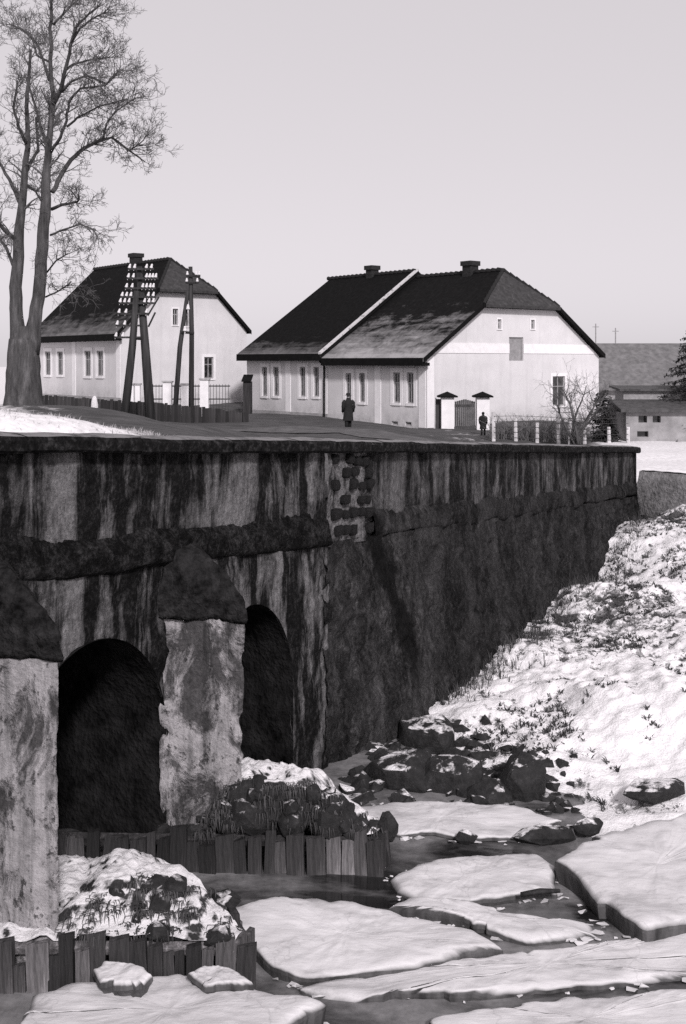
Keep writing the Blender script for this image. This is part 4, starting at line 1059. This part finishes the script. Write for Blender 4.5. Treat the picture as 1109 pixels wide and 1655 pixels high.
mb = MB(); mb.box((x0, Yg + 0.02, 2.1), (x1, Yg + 0.06, 2.22)); mb.box((x0, Yg + 0.02, 3.0), (x1, Yg + 0.06, 3.12)); mb.build('rail', M['gate'], gt)
p = P(712, 0, Yg); 
wk = thing('wicket_door', 'narrow dark wicket door beside the pillar nearest the house corner', 'door', (p.x, Yg + 0.1, 1.6))
MB().box((-0.16, -0.03, 0), (0.16, 0.03, P(0, 645, Yg).z - 1.6)).build('leaf', M['boards'], wk)
MB().box((-0.20, -0.04, 0.0), (-0.165, 0.04, P(0, 643, Yg).z - 1.6)).box((0.165, -0.04, 0.0), (0.20, 0.04, P(0, 643, Yg).z - 1.6)).build('frame', M['gate'], wk)
# post and wire fence
fn = thing('post_fence', 'wire fence on thin pale posts in front of the gable house', 'fence', (0, 0, 0))
prev = None; pp = []
for u, v0 in ((798, 666), (834, 676), (868, 682), (903, 664), (921, 676), (945, 680), (985, 690), (1015, 690)):
    Yp = 41.9; p = P(u, 716, Yp); t = P(u, v0, Yp)
    gz_ = float(ground_z(p.x, Yp)) - 0.3
    MB().tube([(p.x, Yp, gz_), (p.x + random.uniform(-.03, .03), Yp, t.z)], [0.075, 0.065], 6).build('post', M['post'], fn); pp.append((p.x, Yp, gz_ + 0.3))
for k in range(5):
    mb = MB(); mb.tube([(x, y - 0.07, z + 0.15 + 0.2 * k) for x, y, z in pp], [0.008] * len(pp), 4); mb.build('wire', M['wire'], fn)
# brushwood and dead stalks caught in the fence
mb = MB()
for _ in range(420):
    u = r.uniform(790, 935); Yp = 42.4 + r.uniform(0, 0.8); p = P(u, 0, Yp); z0 = float(ground_z(p.x, Yp)); h = r.uniform(0.3, 1.0)
    mb.tube([(p.x, Yp, z0), (p.x + r.gauss(0, .12), Yp + r.gauss(0, .1), z0 + h * 0.6), (p.x + r.gauss(0, .25), Yp + r.gauss(0, .2), z0 + h)], [0.012, 0.009, 0.004], 3, False)
M['stalk'] = mat_simple('grey_dead_stalk', 0.13, 0.4, 3, 0.9, 0)
tag(mb.build('brushwood', M['stalk']), 'dead stalks and brushwood behind the post fence', None, None, 'stuff')
# dark board fence in front of the garden
gf = thing('board_fence', 'low dark board fence along the garden of the house behind the tree', 'fence', (0, 0, 0))
bme = bpy.data.meshes.new('board'); tmp = MB().box((-0.075, -0.014, 0), (0.075, 0.014, 1)); bme.from_pydata(tmp.v, [], tmp.f); bme.update(); bme.materials.append(M['boards'])
fa, fb = P(36, 690, 47), P(402, 690, 50.5); n = 64
for i in range(n):
    k = (i + 0.5) / n; p = fa.lerp(fb, k); u = 36 + 366 * k
    vt = np.interp(u, [36, 150, 245, 330, 402], [636, 645, 651, 659, 668]); zt = EYE - (vt - HOR) / F * p.y
    o_ = share('board', bme, gf); z0 = float(ground_z(p.x, p.y)) - 0.35
    o_.location = (p.x, p.y + random.uniform(-.01, .01), z0); o_.scale = ((fb - fa).length / n / 0.153, 1, zt - z0 + random.uniform(-.03, .03)); o_.rotation_euler = (0, random.uniform(-.008, .008), math.atan2(fb.y - fa.y, fb.x - fa.x))
mb = MB()
for k in np.linspace(0.02, 0.98, 9):
    p = fa.lerp(fb, k); u = 36 + 366 * k; vt = np.interp(u, [36, 150, 245, 330, 402], [636, 645, 651, 659, 668]); zt = EYE - (vt - HOR) / F * p.y
    MB().box((p.x - 0.06, p.y - 0.13, float(ground_z(p.x, p.y)) - 0.3), (p.x + 0.06, p.y - 0.03, zt + 0.04)).build('post', M['boards'], gf)
# white garden pillars with a railing, before the gable
rl = thing('garden_railing', 'iron railing between short white masonry pillars before the house gable', 'railing', (0, 0, 0))
Yr_ = 54.0; us = (213, 223, 271, 301, 331); tops = (622, 622, 618, 622, 614)
for u, vt in zip(us, tops):
    p = P(u, 660, Yr_); w = 0.11 if u < 250 else 0.20
    zt = P(u, vt, Yr_).z
    pl = MB().box((p.x - w, Yr_ - w, 2.0), (p.x + w, Yr_ + w, zt)).build('pillar', M['trim'], rl)
    MB().box((p.x - w - 0.05, Yr_ - w - 0.05, zt), (p.x + w + 0.05, Yr_ + w + 0.05, zt + 0.07)).build('pillar_cap', M['sash'], pl)
xa, xb = P(245, 0, Yr_).x, P(372, 0, Yr_).x
for z in (P(0, 624, Yr_).z, P(0, 645, Yr_).z): MB().box((xa, Yr_ - 0.02, z - 0.03), (xb, Yr_ + 0.02, z + 0.03)).build('rail', M['wire'], rl)
n = 26
for i in range(n):
    x = xa + (xb - xa) * (i + 0.5) / n; MB().tube([(x, Yr_, 2.2), (x, Yr_, P(0, 621, Yr_).z)], [0.016, 0.012], 4).build('bar', M['wire'], rl)
# dark doorway between the houses: a board shed
sd = P(393, 0, 56)
s_ = thing('garden_shed', 'dark board lean-to in the gap between the two white houses', 'shed', (sd.x, 58.5, 2.2))
MB().box((-0.22, 0, -0.5), (0.16, 1.2, P(0, 617, 58.5).z - 2.2)).build('wall', M['boards'], s_)
MB().prism([(-0.3, -0.1, P(0, 617, 58.5).z - 2.2), (0.2, -0.1, P(0, 617, 58.5).z - 2.2), (0.2, 1.3, P(0, 617, 58.5).z - 1.9), (-0.3, 1.3, P(0, 617, 58.5).z - 1.9)], (0, 0, 0.06)).build('roof', M['eave'], s_)
# kerb stones by the road
for u, v, Ys, w, h, lb in ((153, 668, 40, 0.13, 0.50, 'short whitewashed guard stone standing by the board fence'), (47, 652, 30, 0.26, 0.42, 'snow capped stone against the root of the big tree')):
    p = P(u, v, Ys); me = rock_mesh('guard_stone', int(u), w, w, h, M['trim'], 0.08, 14, 11); o_ = share('guard_stone', me); o_.location = (p.x, Ys, P(u, v, Ys).z + h * 0.2); tag(o_, lb, 'stone')

# ------------------------------------------------------------------ telegraph poles
def insulator_mesh():
    prof = [(0.012, -0.10), (0.014, 0.0), (0.055, 0.0), (0.062, 0.03), (0.045, 0.06), (0.052, 0.075), (0.036, 0.10), (0.042, 0.12), (0.026, 0.15), (0.0, 0.16)]
    n = 8; V = [(r_ * math.cos(2*math.pi*k/n), r_ * math.sin(2*math.pi*k/n), z) for r_, z in prof for k in range(n)]
    me = bpy.data.meshes.new('insulator'); me.from_pydata(V, [], grid_faces(n, len(prof), True)); me.update(); me.materials.append(M['porcelain']); return me
INS = insulator_mesh()
Yp = 42.0
tp_ = thing('telegraph_pole', 'tarred double-leg telegraph pole crowded with white insulators before the house', 'pole', (0, 0, 0))
la, lb_, tt = P(199, 694, Yp), P(246, 694, Yp), P(225, 431, Yp)
za = float(ground_z(la.x, Yp)) - 0.4
MB().tube([(la.x, Yp - .2, za), P(214, 560, Yp - .16), P(221, 470, Yp - .16)], [0.17, 0.14, 0.11], 9).build('leg', M['pole'], tp_, True)
MB().tube([(lb_.x, Yp, za), P(235, 560, Yp), tt], [0.20, 0.16, 0.115], 9).build('leg', M['pole'], tp_, True)
MB().bar(P(212, 546, Yp - .16), P(240, 548, Yp), 0.09).build('crosspiece', M['pole'], tp_)
rowsI = [((211, 219), (238, 246), 430), ((209, 217), (238, 243, 248, 253), 445), ((206, 215), (232, 238, 244, 249), 461), ((199, 206, 213), (241, 249), 475), ((196, 203, 210), (235, 242, 249), 485), ((194, 205), (238,), 502), ((191, 203), (), 521), ((189, 200), (), 540)]
for L_, R_, v in rowsI:
    xs = list(L_) + list(R_); zz = P(0, v, Yp).z
    a, b2 = P(min(xs) - 4, v + 5, Yp - 0.2), P((max(xs) if R_ else 224) + 3, v + 5, Yp - 0.2)
    MB().box((a.x, Yp - 0.24, zz - 0.16), (b2.x, Yp - 0.16, zz - 0.09)).build('crossarm', M['pole'], tp_)
    for u in xs:
        o_ = share('insulator', INS, tp_); o_.location = (P(u, v, Yp).x, Yp - 0.22, zz - 0.09); o_.scale = (0.95, 0.95, 1.0); o_.rotation_euler = (0, 0.25, 0)
for (u0, v0, u1, v1) in ((239, 510, 257, 480), (240, 528, 251, 505)): MB().bar(P(u0, v0, Yp - .1), P(u1, v1, Yp - .3), 0.05).build('strut', M['pole'], tp_)
Yq = 50.0
tq = thing('telegraph_pole', 'slimmer telegraph pole with a slanting strut in front of the house gable', 'pole', (0, 0, 0))
b0 = P(309, 662, Yq); MB().tube([(b0.x, Yq, float(ground_z(b0.x, Yq)) - 0.4), P(310, 540, Yq), P(308, 431, Yq)], [0.13, 0.11, 0.09], 8).build('leg', M['pole'], tq, True)
b1 = P(281, 640, Yq); MB().tube([(b1.x, Yq, float(ground_z(b1.x, Yq)) - 0.4), P(291, 560, Yq), P(304, 470, Yq)], [0.12, 0.11, 0.09], 8).build('strut', M['pole'], tq, True)
MB().bar(P(293, 537, Yq - .12), P(314, 538, Yq - .12), 0.09).build('crosspiece', M['pole'], tq)
for v, us in ((441, (303, 317, 322)), (452, (302, 319))):
    a, b2 = P(us[0] - 2, v + 5, Yq - .15), P(us[-1] + 2, v + 5, Yq - .15); MB().bar(a, b2, 0.07).build('crossarm', M['pole'], tq)
    for u in us:
        o_ = share('insulator', INS, tq); q = P(u, v + 3, Yq - .15); o_.location = q
for u, v in ((299, 535), (304, 500)):
    o_ = share('insulator', INS, tq); o_.location = P(u, v, Yq - .2); o_.scale = (1.4, 1.4, 1.4)
for u, vt, lb in ((963, 523, 'thin distant pole over the barn roof, beside the house eave'), (995, 530, 'thin distant pole with a short crossarm over the barn roof')):
    p = P(u, 560, 100); t = thing('distant_pole', lb, 'pole', (p.x, 100, 0))
    MB().tube([(0, 0, 1.5), (0, 0, P(u, vt, 100).z)], [0.07, 0.05], 6).build("shaft", M["shutter"], t)
    MB().box((-0.28, -0.03, P(u, vt, 100).z - 0.32), (0.28, 0.03, P(u, vt, 100).z - 0.26)).build("crossarm", M["shutter"], t)

# ------------------------------------------------------------------ bare trees and shrubs
def twigs(mb, start, d, length, rad, level, r, maxl, droop=0.0, spread=0.75, kids=(3, 5)):
    n = 5 if level < maxl else 4
    pts = [Vector(start)]; dd = Vector(d).normalized(); rs = [rad]
    for i in range(n):
        dd = (dd + Vector((r.gauss(0, .17), r.gauss(0, .17), r.gauss(0, .12) + droop))).normalized()
        pts.append(pts[-1] + dd * length / n); rs.append(max(rad * (1 - 0.75 * (i + 1) / n), 0.0035))
    mb.tube(pts, rs, 5 if level < 2 else (4 if level == 2 else 3), False)
    if level >= maxl: return
    for _ in range(r.randint(*kids)):
        k = r.uniform(0.25, 1.0); i = min(int(k * n), n - 1); p = pts[i].lerp(pts[i + 1], k * n - i)
        ax = (pts[i + 1] - pts[i]).normalized(); side = Vector((r.gauss(0, 1), r.gauss(0, 0.8), r.gauss(0.25, 0.8))); side = (side - ax * side.dot(ax)).normalized()
        nd = (ax * (1 - spread * 0.5) + side * spread * r.uniform(0.6, 1.1)).normalized()
        twigs(mb, p, nd, length * r.uniform(0.45, 0.72), max(rs[i] * 0.55, 0.004), level + 1, r, maxl, droop, spread, kids)

def big_tree():
    Yt = 26.0; r = random.Random(21)
    T = thing('bare_tree', 'tall leafless tree with two stems at the edge of the picture', 'tree', (P(38, 650, Yt).x, Yt, P(38, 650, Yt).z - 0.2))
    org = T.location.copy()
    def q(u, v, dy=0.0): return P(u, v, Yt + dy) - org
    def tubes(mb, path, n=12):
        pts = [q(*(p[:2] + ((p[3],) if len(p) > 3 else ()))) for p in path]; rad = [p[2] / F * Yt / 2 for p in path]
        # subdivide with a little wander
        P2 = [pts[0]]; R2 = [rad[0]]
        for a, b2, ra, rb in zip(pts, pts[1:], rad, rad[1:]):
            for k in (0.34, 0.67, 1.0):
                P2.append(a.lerp(b2, k) + (Vector((r.gauss(0, 1), r.gauss(0, 1), 0)) * 0.012 if k < 1 else Vector())); R2.append(ra + (rb - ra) * k)
        mb.tube(P2, R2, n); return P2, R2
    trunk = MB(); br = MB(); limbs = []
    tubes(trunk, [(38, 668, 68), (38, 645, 60), (38, 615, 56), (38, 580, 52), (38, 550, 46), (40, 528, 34)], 18)
    limbs.append(tubes(trunk, [(30, 570, 30), (27, 515, 22), (25, 464, 20), (30, 390, 17), (36, 330, 13), (40, 280, 11), (45, 220, 8), (44, 150, 6), (50, 80, 4)]))
    limbs.append(tubes(trunk, [(48, 570, 32), (57, 515, 22), (64, 464, 20), (69, 400, 19), (73, 348, 18), (76, 270, 13), (81, 216, 10), (86, 166, 9)]))
    L = [[(86, 168, 8), (82, 116, 7), (82, 58, 6, .4), (83, 19, 5.5, .6), (80, -40, 4, .8), (86, -120, 3, 1)],
         [(86, 170, 8), (99, 143, 7, -.3), (106, 112, 6, -.6), (114, 73, 5, -.8), (124, 42, 4, -1), (143, 23, 3.4, -1.1), (160, 10, 2.6, -1.2)],
         [(82, 246, 6), (98, 222, 5, -.4), (108, 195, 4.4, -.6), (111, 165, 4, -.8), (130, 143, 3.4, -1), (170, 138, 3, -1.2), (192, 115, 2.2, -1.3)],
         [(85, 310, 8), (98, 285, 7.4, .3), (115, 258, 7, .5), (135, 240, 6.6, .7), (160, 228, 5.5, .9), (180, 222, 4, 1.0), (205, 240, 3, 1.1), (235, 262, 2, 1.2)],
         [(155, 231, 4, .9), (168, 222, 3.5, .9), (172, 200, 3, .9), (190, 178, 2.5, .9), (220, 158, 2, .9)], [(185, 226, 3.4, 1), (208, 244, 2.8, 1.1), (226, 232, 2.2, 1.2), (240, 215, 1.8, 1.3)],
         [(100, 148, 5, -.3), (115, 132, 4, -.5), (140, 122, 3.4, -.7), (172, 135, 3, -.8), (195, 112, 2.2, -.9)], [(106, 112, 4.4, -.5), (125, 102, 3.5, -.5), (150, 96, 3, -.4), (176, 93, 2.2, -.4)],
         [(114, 75, 4, -.5), (130, 45, 3.4, -.6), (150, 30, 3, -.7), (170, 20, 2.2, -.8)],
         [(80, 100, 4, .5), (60, 90, 3.4, .6), (52, 60, 3, .8), (20, 40, 2.5, 1)], [(86, 40, 4.4, .5), (105, 20, 3.4, .4), (135, -10, 2.6, .3)],
         [(108, 205, 4, -.6), (125, 190, 3.4, -.7), (160, 172, 2.8, -.8), (205, 160, 2, -.9)],
         [(84, 338, 6, .2), (100, 331, 5, -.2), (125, 326, 3.5, -.5), (128, 318, 2.5, -.8)], [(82, 380, 4, .2), (100, 372, 3, -.2), (130, 362, 2.6, -.6), (155, 372, 2, -.8)],
         [(76, 440, 3, .2), (92, 420, 2.6, -.2), (110, 410, 2.2, -.5)], [(74, 480, 3, .2), (95, 470, 2.6, -.2), (115, 455, 2.2, -.5)],
         [(40, 285, 7), (50, 262, 6, .3), (62, 244, 5, .8), (58, 190, 4, 1)], [(44, 235, 6), (30, 205, 5, -.4), (22, 175, 4, -.6), (28, 130, 3, -.8)],
         [(36, 335, 7), (20, 300, 6, .4), (4, 270, 5, .8), (-20, 240, 4, 1)], [(28, 390, 8, 0), (8, 372, 7, -.4), (-15, 345, 6, -.6), (-50, 320, 5, -.8)],
         [(26, 440, 6), (10, 400, 5, .6), (-8, 370, 4, 1), (-30, 380, 3, 1.2)], [(78, 235, 6), (66, 205, 5, .6), (55, 165, 4, 1), (40, 120, 3, 1.4)],
         [(80, 130, 5, .2), (62, 75, 4, .8), (45, 52, 3.4, 1.2), (18, 40, 2.6, 1.6)], [(45, 300, 6, .2), (58, 310, 4, .5), (72, 295, 3, .8)]]
    for path in L: limbs.append(tubes(br, path, 7))
    trunk.build('trunk', M['bark'], T, True); br.build('limbs', M['bark'], T, True)
    tw = MB()
    for li, (pts, rs) in enumerate(limbs):
        m = len(pts); start = 0.45 if li == 0 else (0.5 if li == 1 else 0.15)
        cnt = int(m * (1.2 if li > 1 else 0.8)) + 3
        for _ in range(cnt):
            k = start + (1 - start) * r.random() ** 0.8; i = min(int(k * (m - 1)), m - 2); p = pts[i].lerp(pts[i + 1], k * (m - 1) - i)
            ax = (pts[i + 1] - pts[i]).normalized(); sd = Vector((r.gauss(0.25, 1), r.gauss(0, 1), r.gauss(0.1, 0.7))); sd = (sd - ax * sd.dot(ax)).normalized()
            low = p.z < 4.6
            twigs(tw, p, ax * 0.7 + sd * 0.6, r.uniform(0.30, 0.68), max(rs[i] * 0.35, 0.011), 0, r, 3, -0.06 if low else 0.02, 0.8, (2, 4))
    tw.build('crown', M['twig'], T)
    print('tree twig faces', len(tw.f))
big_tree()

def shrub(label, u, v, Y, h, n, seed, name='bare_shrub'):
    r = random.Random(seed); p = P(u, v, Y); gz_ = float(ground_z(p.x, Y)); T = thing(name, label, 'shrub', (p.x, Y, gz_ - 0.05)); mb = MB(); tw = MB()
    for k in range(n):
        a = r.uniform(-1.0, 1.0); d = Vector((a * 0.5, r.gauss(0, 0.35), 1)).normalized(); pts = [Vector((r.gauss(0, .08), r.gauss(0, .08), 0))]; rs = [0.05]
        for i in range(7):
            d = (d + Vector((r.gauss(0, .13), r.gauss(0, .1), r.gauss(0.0, .08)))).normalized(); pts.append(pts[-1] + d * h / 6.5 * r.uniform(0.8, 1.1)); rs.append(0.05 * (1 - i / 8))
        mb.tube(pts, rs, 6)
        for _ in range(10):
            i = r.randint(1, 6); ax = (pts[i + 1] - pts[i]).normalized(); sd = Vector((r.gauss(0, 1), r.gauss(0, .7), r.gauss(0.2, .6))); twigs(tw, pts[i], ax * 0.6 + sd.normalized() * 0.7, h * r.uniform(0.15, 0.38), 0.016, 1, r, 3, 0.02, 0.8, (3, 4))
    mb.build('stems', M['twig'], T, True); tw.build('crown', M['twig'], T)
shrub('leafless shrub with crooked stems at the corner of the gable house', 930, 712, 41, 2.25, 7, 5)

def conifer(label, u, vt, Y, spread, seed, name='spruce_tree', tiers=16, stemlow=0.06, pw=0.8):
    r = random.Random(seed); p = P(u, 700, Y); gz_ = float(ground_z(p.x, Y)); H = P(u, vt, Y).z - gz_
    T = thing(name, label, 'tree' if name == 'spruce_tree' else 'bush', (p.x, Y, gz_)); MB().tube([(0, 0, -0.2), (0, 0, H * 0.5), (0, 0, H * 0.98)], [0.03 * H + 0.03, 0.02 * H, 0.01], 8).build('trunk', M['bark'], T)
    mb = MB()
    for k in range(tiers):
        f = stemlow + (1 - stemlow) * k / tiers; R_ = spread * (1 - f) ** pw + 0.08
        for j in range(9):
            a = r.uniform(0, 6.28); L_ = R_ * r.uniform(0.6, 1.15); z = H * f + r.uniform(-.1, .1)
            tip = Vector((math.cos(a) * L_, math.sin(a) * L_, z - L_ * 0.25 + r.uniform(-.1, .12))); b0 = Vector((0, 0, z)); 
            mb.tube([b0, tip], [0.02, 0.006], 3, False)
            for m in range(16):
                q = b0.lerp(tip, r.uniform(0.2, 1.02)); d = Vector((r.gauss(0, 1), r.gauss(0, 1), r.gauss(-.3, .6))).normalized() * r.uniform(0.10, 0.24) * min(1, L_ * 1.5); s = d.cross(Vector((0, 0, 1))).normalized() * 0.03
                n_ = len(mb.v); mb.v += [tuple(q - s), tuple(q + s), tuple(q + d + s * 0.4), tuple(q + d - s * 0.4)]; mb.f += [(n_, n_+1, n_+2, n_+3)]
    mb.build('crown', M['needle'], T)
conifer('dark spruce at the very edge of the picture in front of the barn', 1116, 530, 44, 1.75, 6, tiers=26)
conifer('narrow dark evergreen bush at the corner of the gable house', 973, 632, 43, 0.50, 8, name='evergreen_bush', tiers=22, pw=0.3, stemlow=0.0)
conifer('low dark evergreen hugging the fence below the narrow bush', 984, 676, 42.6, 0.36, 9, name='evergreen_bush', tiers=14, pw=0.35, stemlow=0.0)

# ------------------------------------------------------------------ people
def person(label, u, v_head, Y, H, rz, hat=True, seed=1):
    p = P(u, v_head, Y); gz_ = float(ground_z(p.x, Y)) - 0.02; H = p.z - gz_
    R = thing('person', label, 'person', (p.x, Y, gz_), rz); s = H / 1.72
    joints = {'pelvis': ((0, 0, .92), .13), 'belly': ((0, .01, 1.10), .125), 'chest': ((0, .01, 1.32), .15), 'neck': ((0, 0, 1.48), .055), 'jaw': ((0, -.02, 1.55), .070), 'head': ((0, -.005, 1.63), .088), 'crown': ((0, .01, 1.70), .055)}
    V = []; Rr = []; E = []; idx = {}
    def add(n_, co, r_): idx[n_] = len(V); V.append(tuple(c * s for c in co)); Rr.append(r_ * s)
    for k, (c, r_) in joints.items(): add(k, c, r_)
    for a, b2 in zip(list(joints), list(joints)[1:]): E.append((idx[a], idx[b2]))
    for sg in (-1, 1):
        ch = [('sh', (.19 * sg, .01, 1.40), .062), ('el', (.25 * sg, .03, 1.13), .048), ('wr', (.24 * sg, -.06, .90), .034), ('pa', (.235 * sg, -.08, .83), .034), ('fi', (.23 * sg, -.09, .76), .018)]
        pr = 'chest'
        for n_, c, r_ in ch: add(n_ + str(sg), c, r_); E.append((idx[pr], idx[n_ + str(sg)])); pr = n_ + str(sg)
        add('th' + str(sg), (.225 * sg - .03 * sg, -.12, .80), .014); E.append((idx['pa' + str(sg)], idx['th' + str(sg)]))
        ch = [('hip', (.095 * sg, 0, .86), .095), ('kn', (.10 * sg, -.02 + .05 * sg, .48), .062), ('an', (.10 * sg, .0 + .09 * sg, .09), .042), ('to', (.11 * sg, -.14 + .09 * sg, .035), .034)]
        pr = 'pelvis'
        for n_, c, r_ in ch: add(n_ + str(sg), c, r_); E.append((idx[pr], idx[n_ + str(sg)])); pr = n_ + str(sg)
    me = bpy.data.meshes.new('body'); me.from_pydata(V, E, []); me.update()
    o_ = bpy.data.objects.new('body', me); COL.objects.link(o_); o_.parent = R
    md = o_.modifiers.new('skin', 'SKIN'); sk = me.skin_vertices[0].data
    for i, r_ in enumerate(Rr): sk[i].radius = (r_, r_)
    sk[0].use_root = True
    sb = o_.modifiers.new('sub', 'SUBSURF'); sb.levels = 2; sb.render_levels = 2
    me.materials.append(M['coat'] if False else M['skin'])
    # coat, trousers hidden inside; sleeves follow the arms
    prof = [(0.50, .25, .20), (.62, .235, .185), (.80, .22, .17), (.98, .20, .155), (1.12, .185, .145), (1.28, .21, .15), (1.38, .215, .135), (1.44, .15, .10), (1.50, .085, .085), (1.53, .08, .08)]
    n_ = 20; Vc = []
    for z, a, b2 in prof:
        for k in range(n_):
            t = 2 * math.pi * k / n_; w = 1 + 0.05 * math.sin(3 * t + z * 5) * (1.2 - min(z, 1.2)); Vc.append((a * w * math.cos(t) * s, b2 * w * math.sin(t) * s + .005, z * s))
    c = MB().add(Vc, grid_faces(n_, len(prof), True))
    for sg in (-1, 1): c.tube([Vector((.15 * sg, .01, 1.40)) * s, Vector((.235 * sg, .02, 1.30)) * s, Vector((.262 * sg, .035, 1.12)) * s, Vector((.25 * sg, -.04, .90)) * s], [.085 * s, .085 * s, .075 * s, .06 * s], 10)
    co = c.build('coat', M['coat'], R, True)
    t = MB()
    for sg in (-1, 1): t.tube([Vector((.095 * sg, 0, .80)) * s, Vector((.10 * sg, -.02 + .05 * sg, .48)) * s, Vector((.10 * sg, .09 * sg, .07)) * s], [.115 * s, .085 * s, .07 * s], 10)
    t.build('trousers', M['coat'], R, True)
    t = MB()
    for sg in (-1, 1): t.add([(x * s, y * s, z * s) for x, y, z in [(.05 * sg, .05 + .09 * sg, 0), (.16 * sg, .05 + .09 * sg, 0), (.16 * sg, -.2 + .09 * sg, 0), (.06 * sg, -.2 + .09 * sg, 0), (.055 * sg, .05 + .09 * sg, .12), (.155 * sg, .05 + .09 * sg, .12), (.15 * sg, -.17 + .09 * sg, .05), (.07 * sg, -.17 + .09 * sg, .05)]], [(0, 1, 2, 3), (4, 5, 6, 7), (0, 1, 5, 4), (1, 2, 6, 5), (2, 3, 7, 6), (3, 0, 4, 7)])
    t.build('boots', M['coat'], R)
    if hat:
        prof = [(1.635, .165, .17), (1.645, .165, .17), (1.655, .105, .115), (1.72, .10, .11), (1.745, .07, .075), (1.75, .0, .0)]; Vc = []
        for z, a, b2 in prof:
            for k in range(16): q = 2 * math.pi * k / 16; Vc.append((a * math.cos(q) * s, b2 * math.sin(q) * s, z * s))
        obj('hat', Vc, grid_faces(16, len(prof), True), M['coat'], R, True)
    else:
        prof = [(1.53, .075, .06), (1.60, .105, .10), (1.66, .108, .115), (1.72, .075, .085), (1.745, .0, .0)]; Vc = []
        for z, a, b2 in prof:
            for k in range(16): q = 2 * math.pi * k / 16; Vc.append((a * math.cos(q) * s, (b2 * math.sin(q) + 0.02) * s, z * s))
        obj('headscarf', Vc, grid_faces(16, len(prof), True), M['coat'], R, True)
    return R
person('person in a long dark coat and hat standing before the adjoining house fronts', 563, 636, 47.2, 1.70, math.radians(200))
person('small person in dark clothes standing by the gate pillar and the first fence post', 781, 666, 44.0, 1.12, math.radians(170), hat=False)
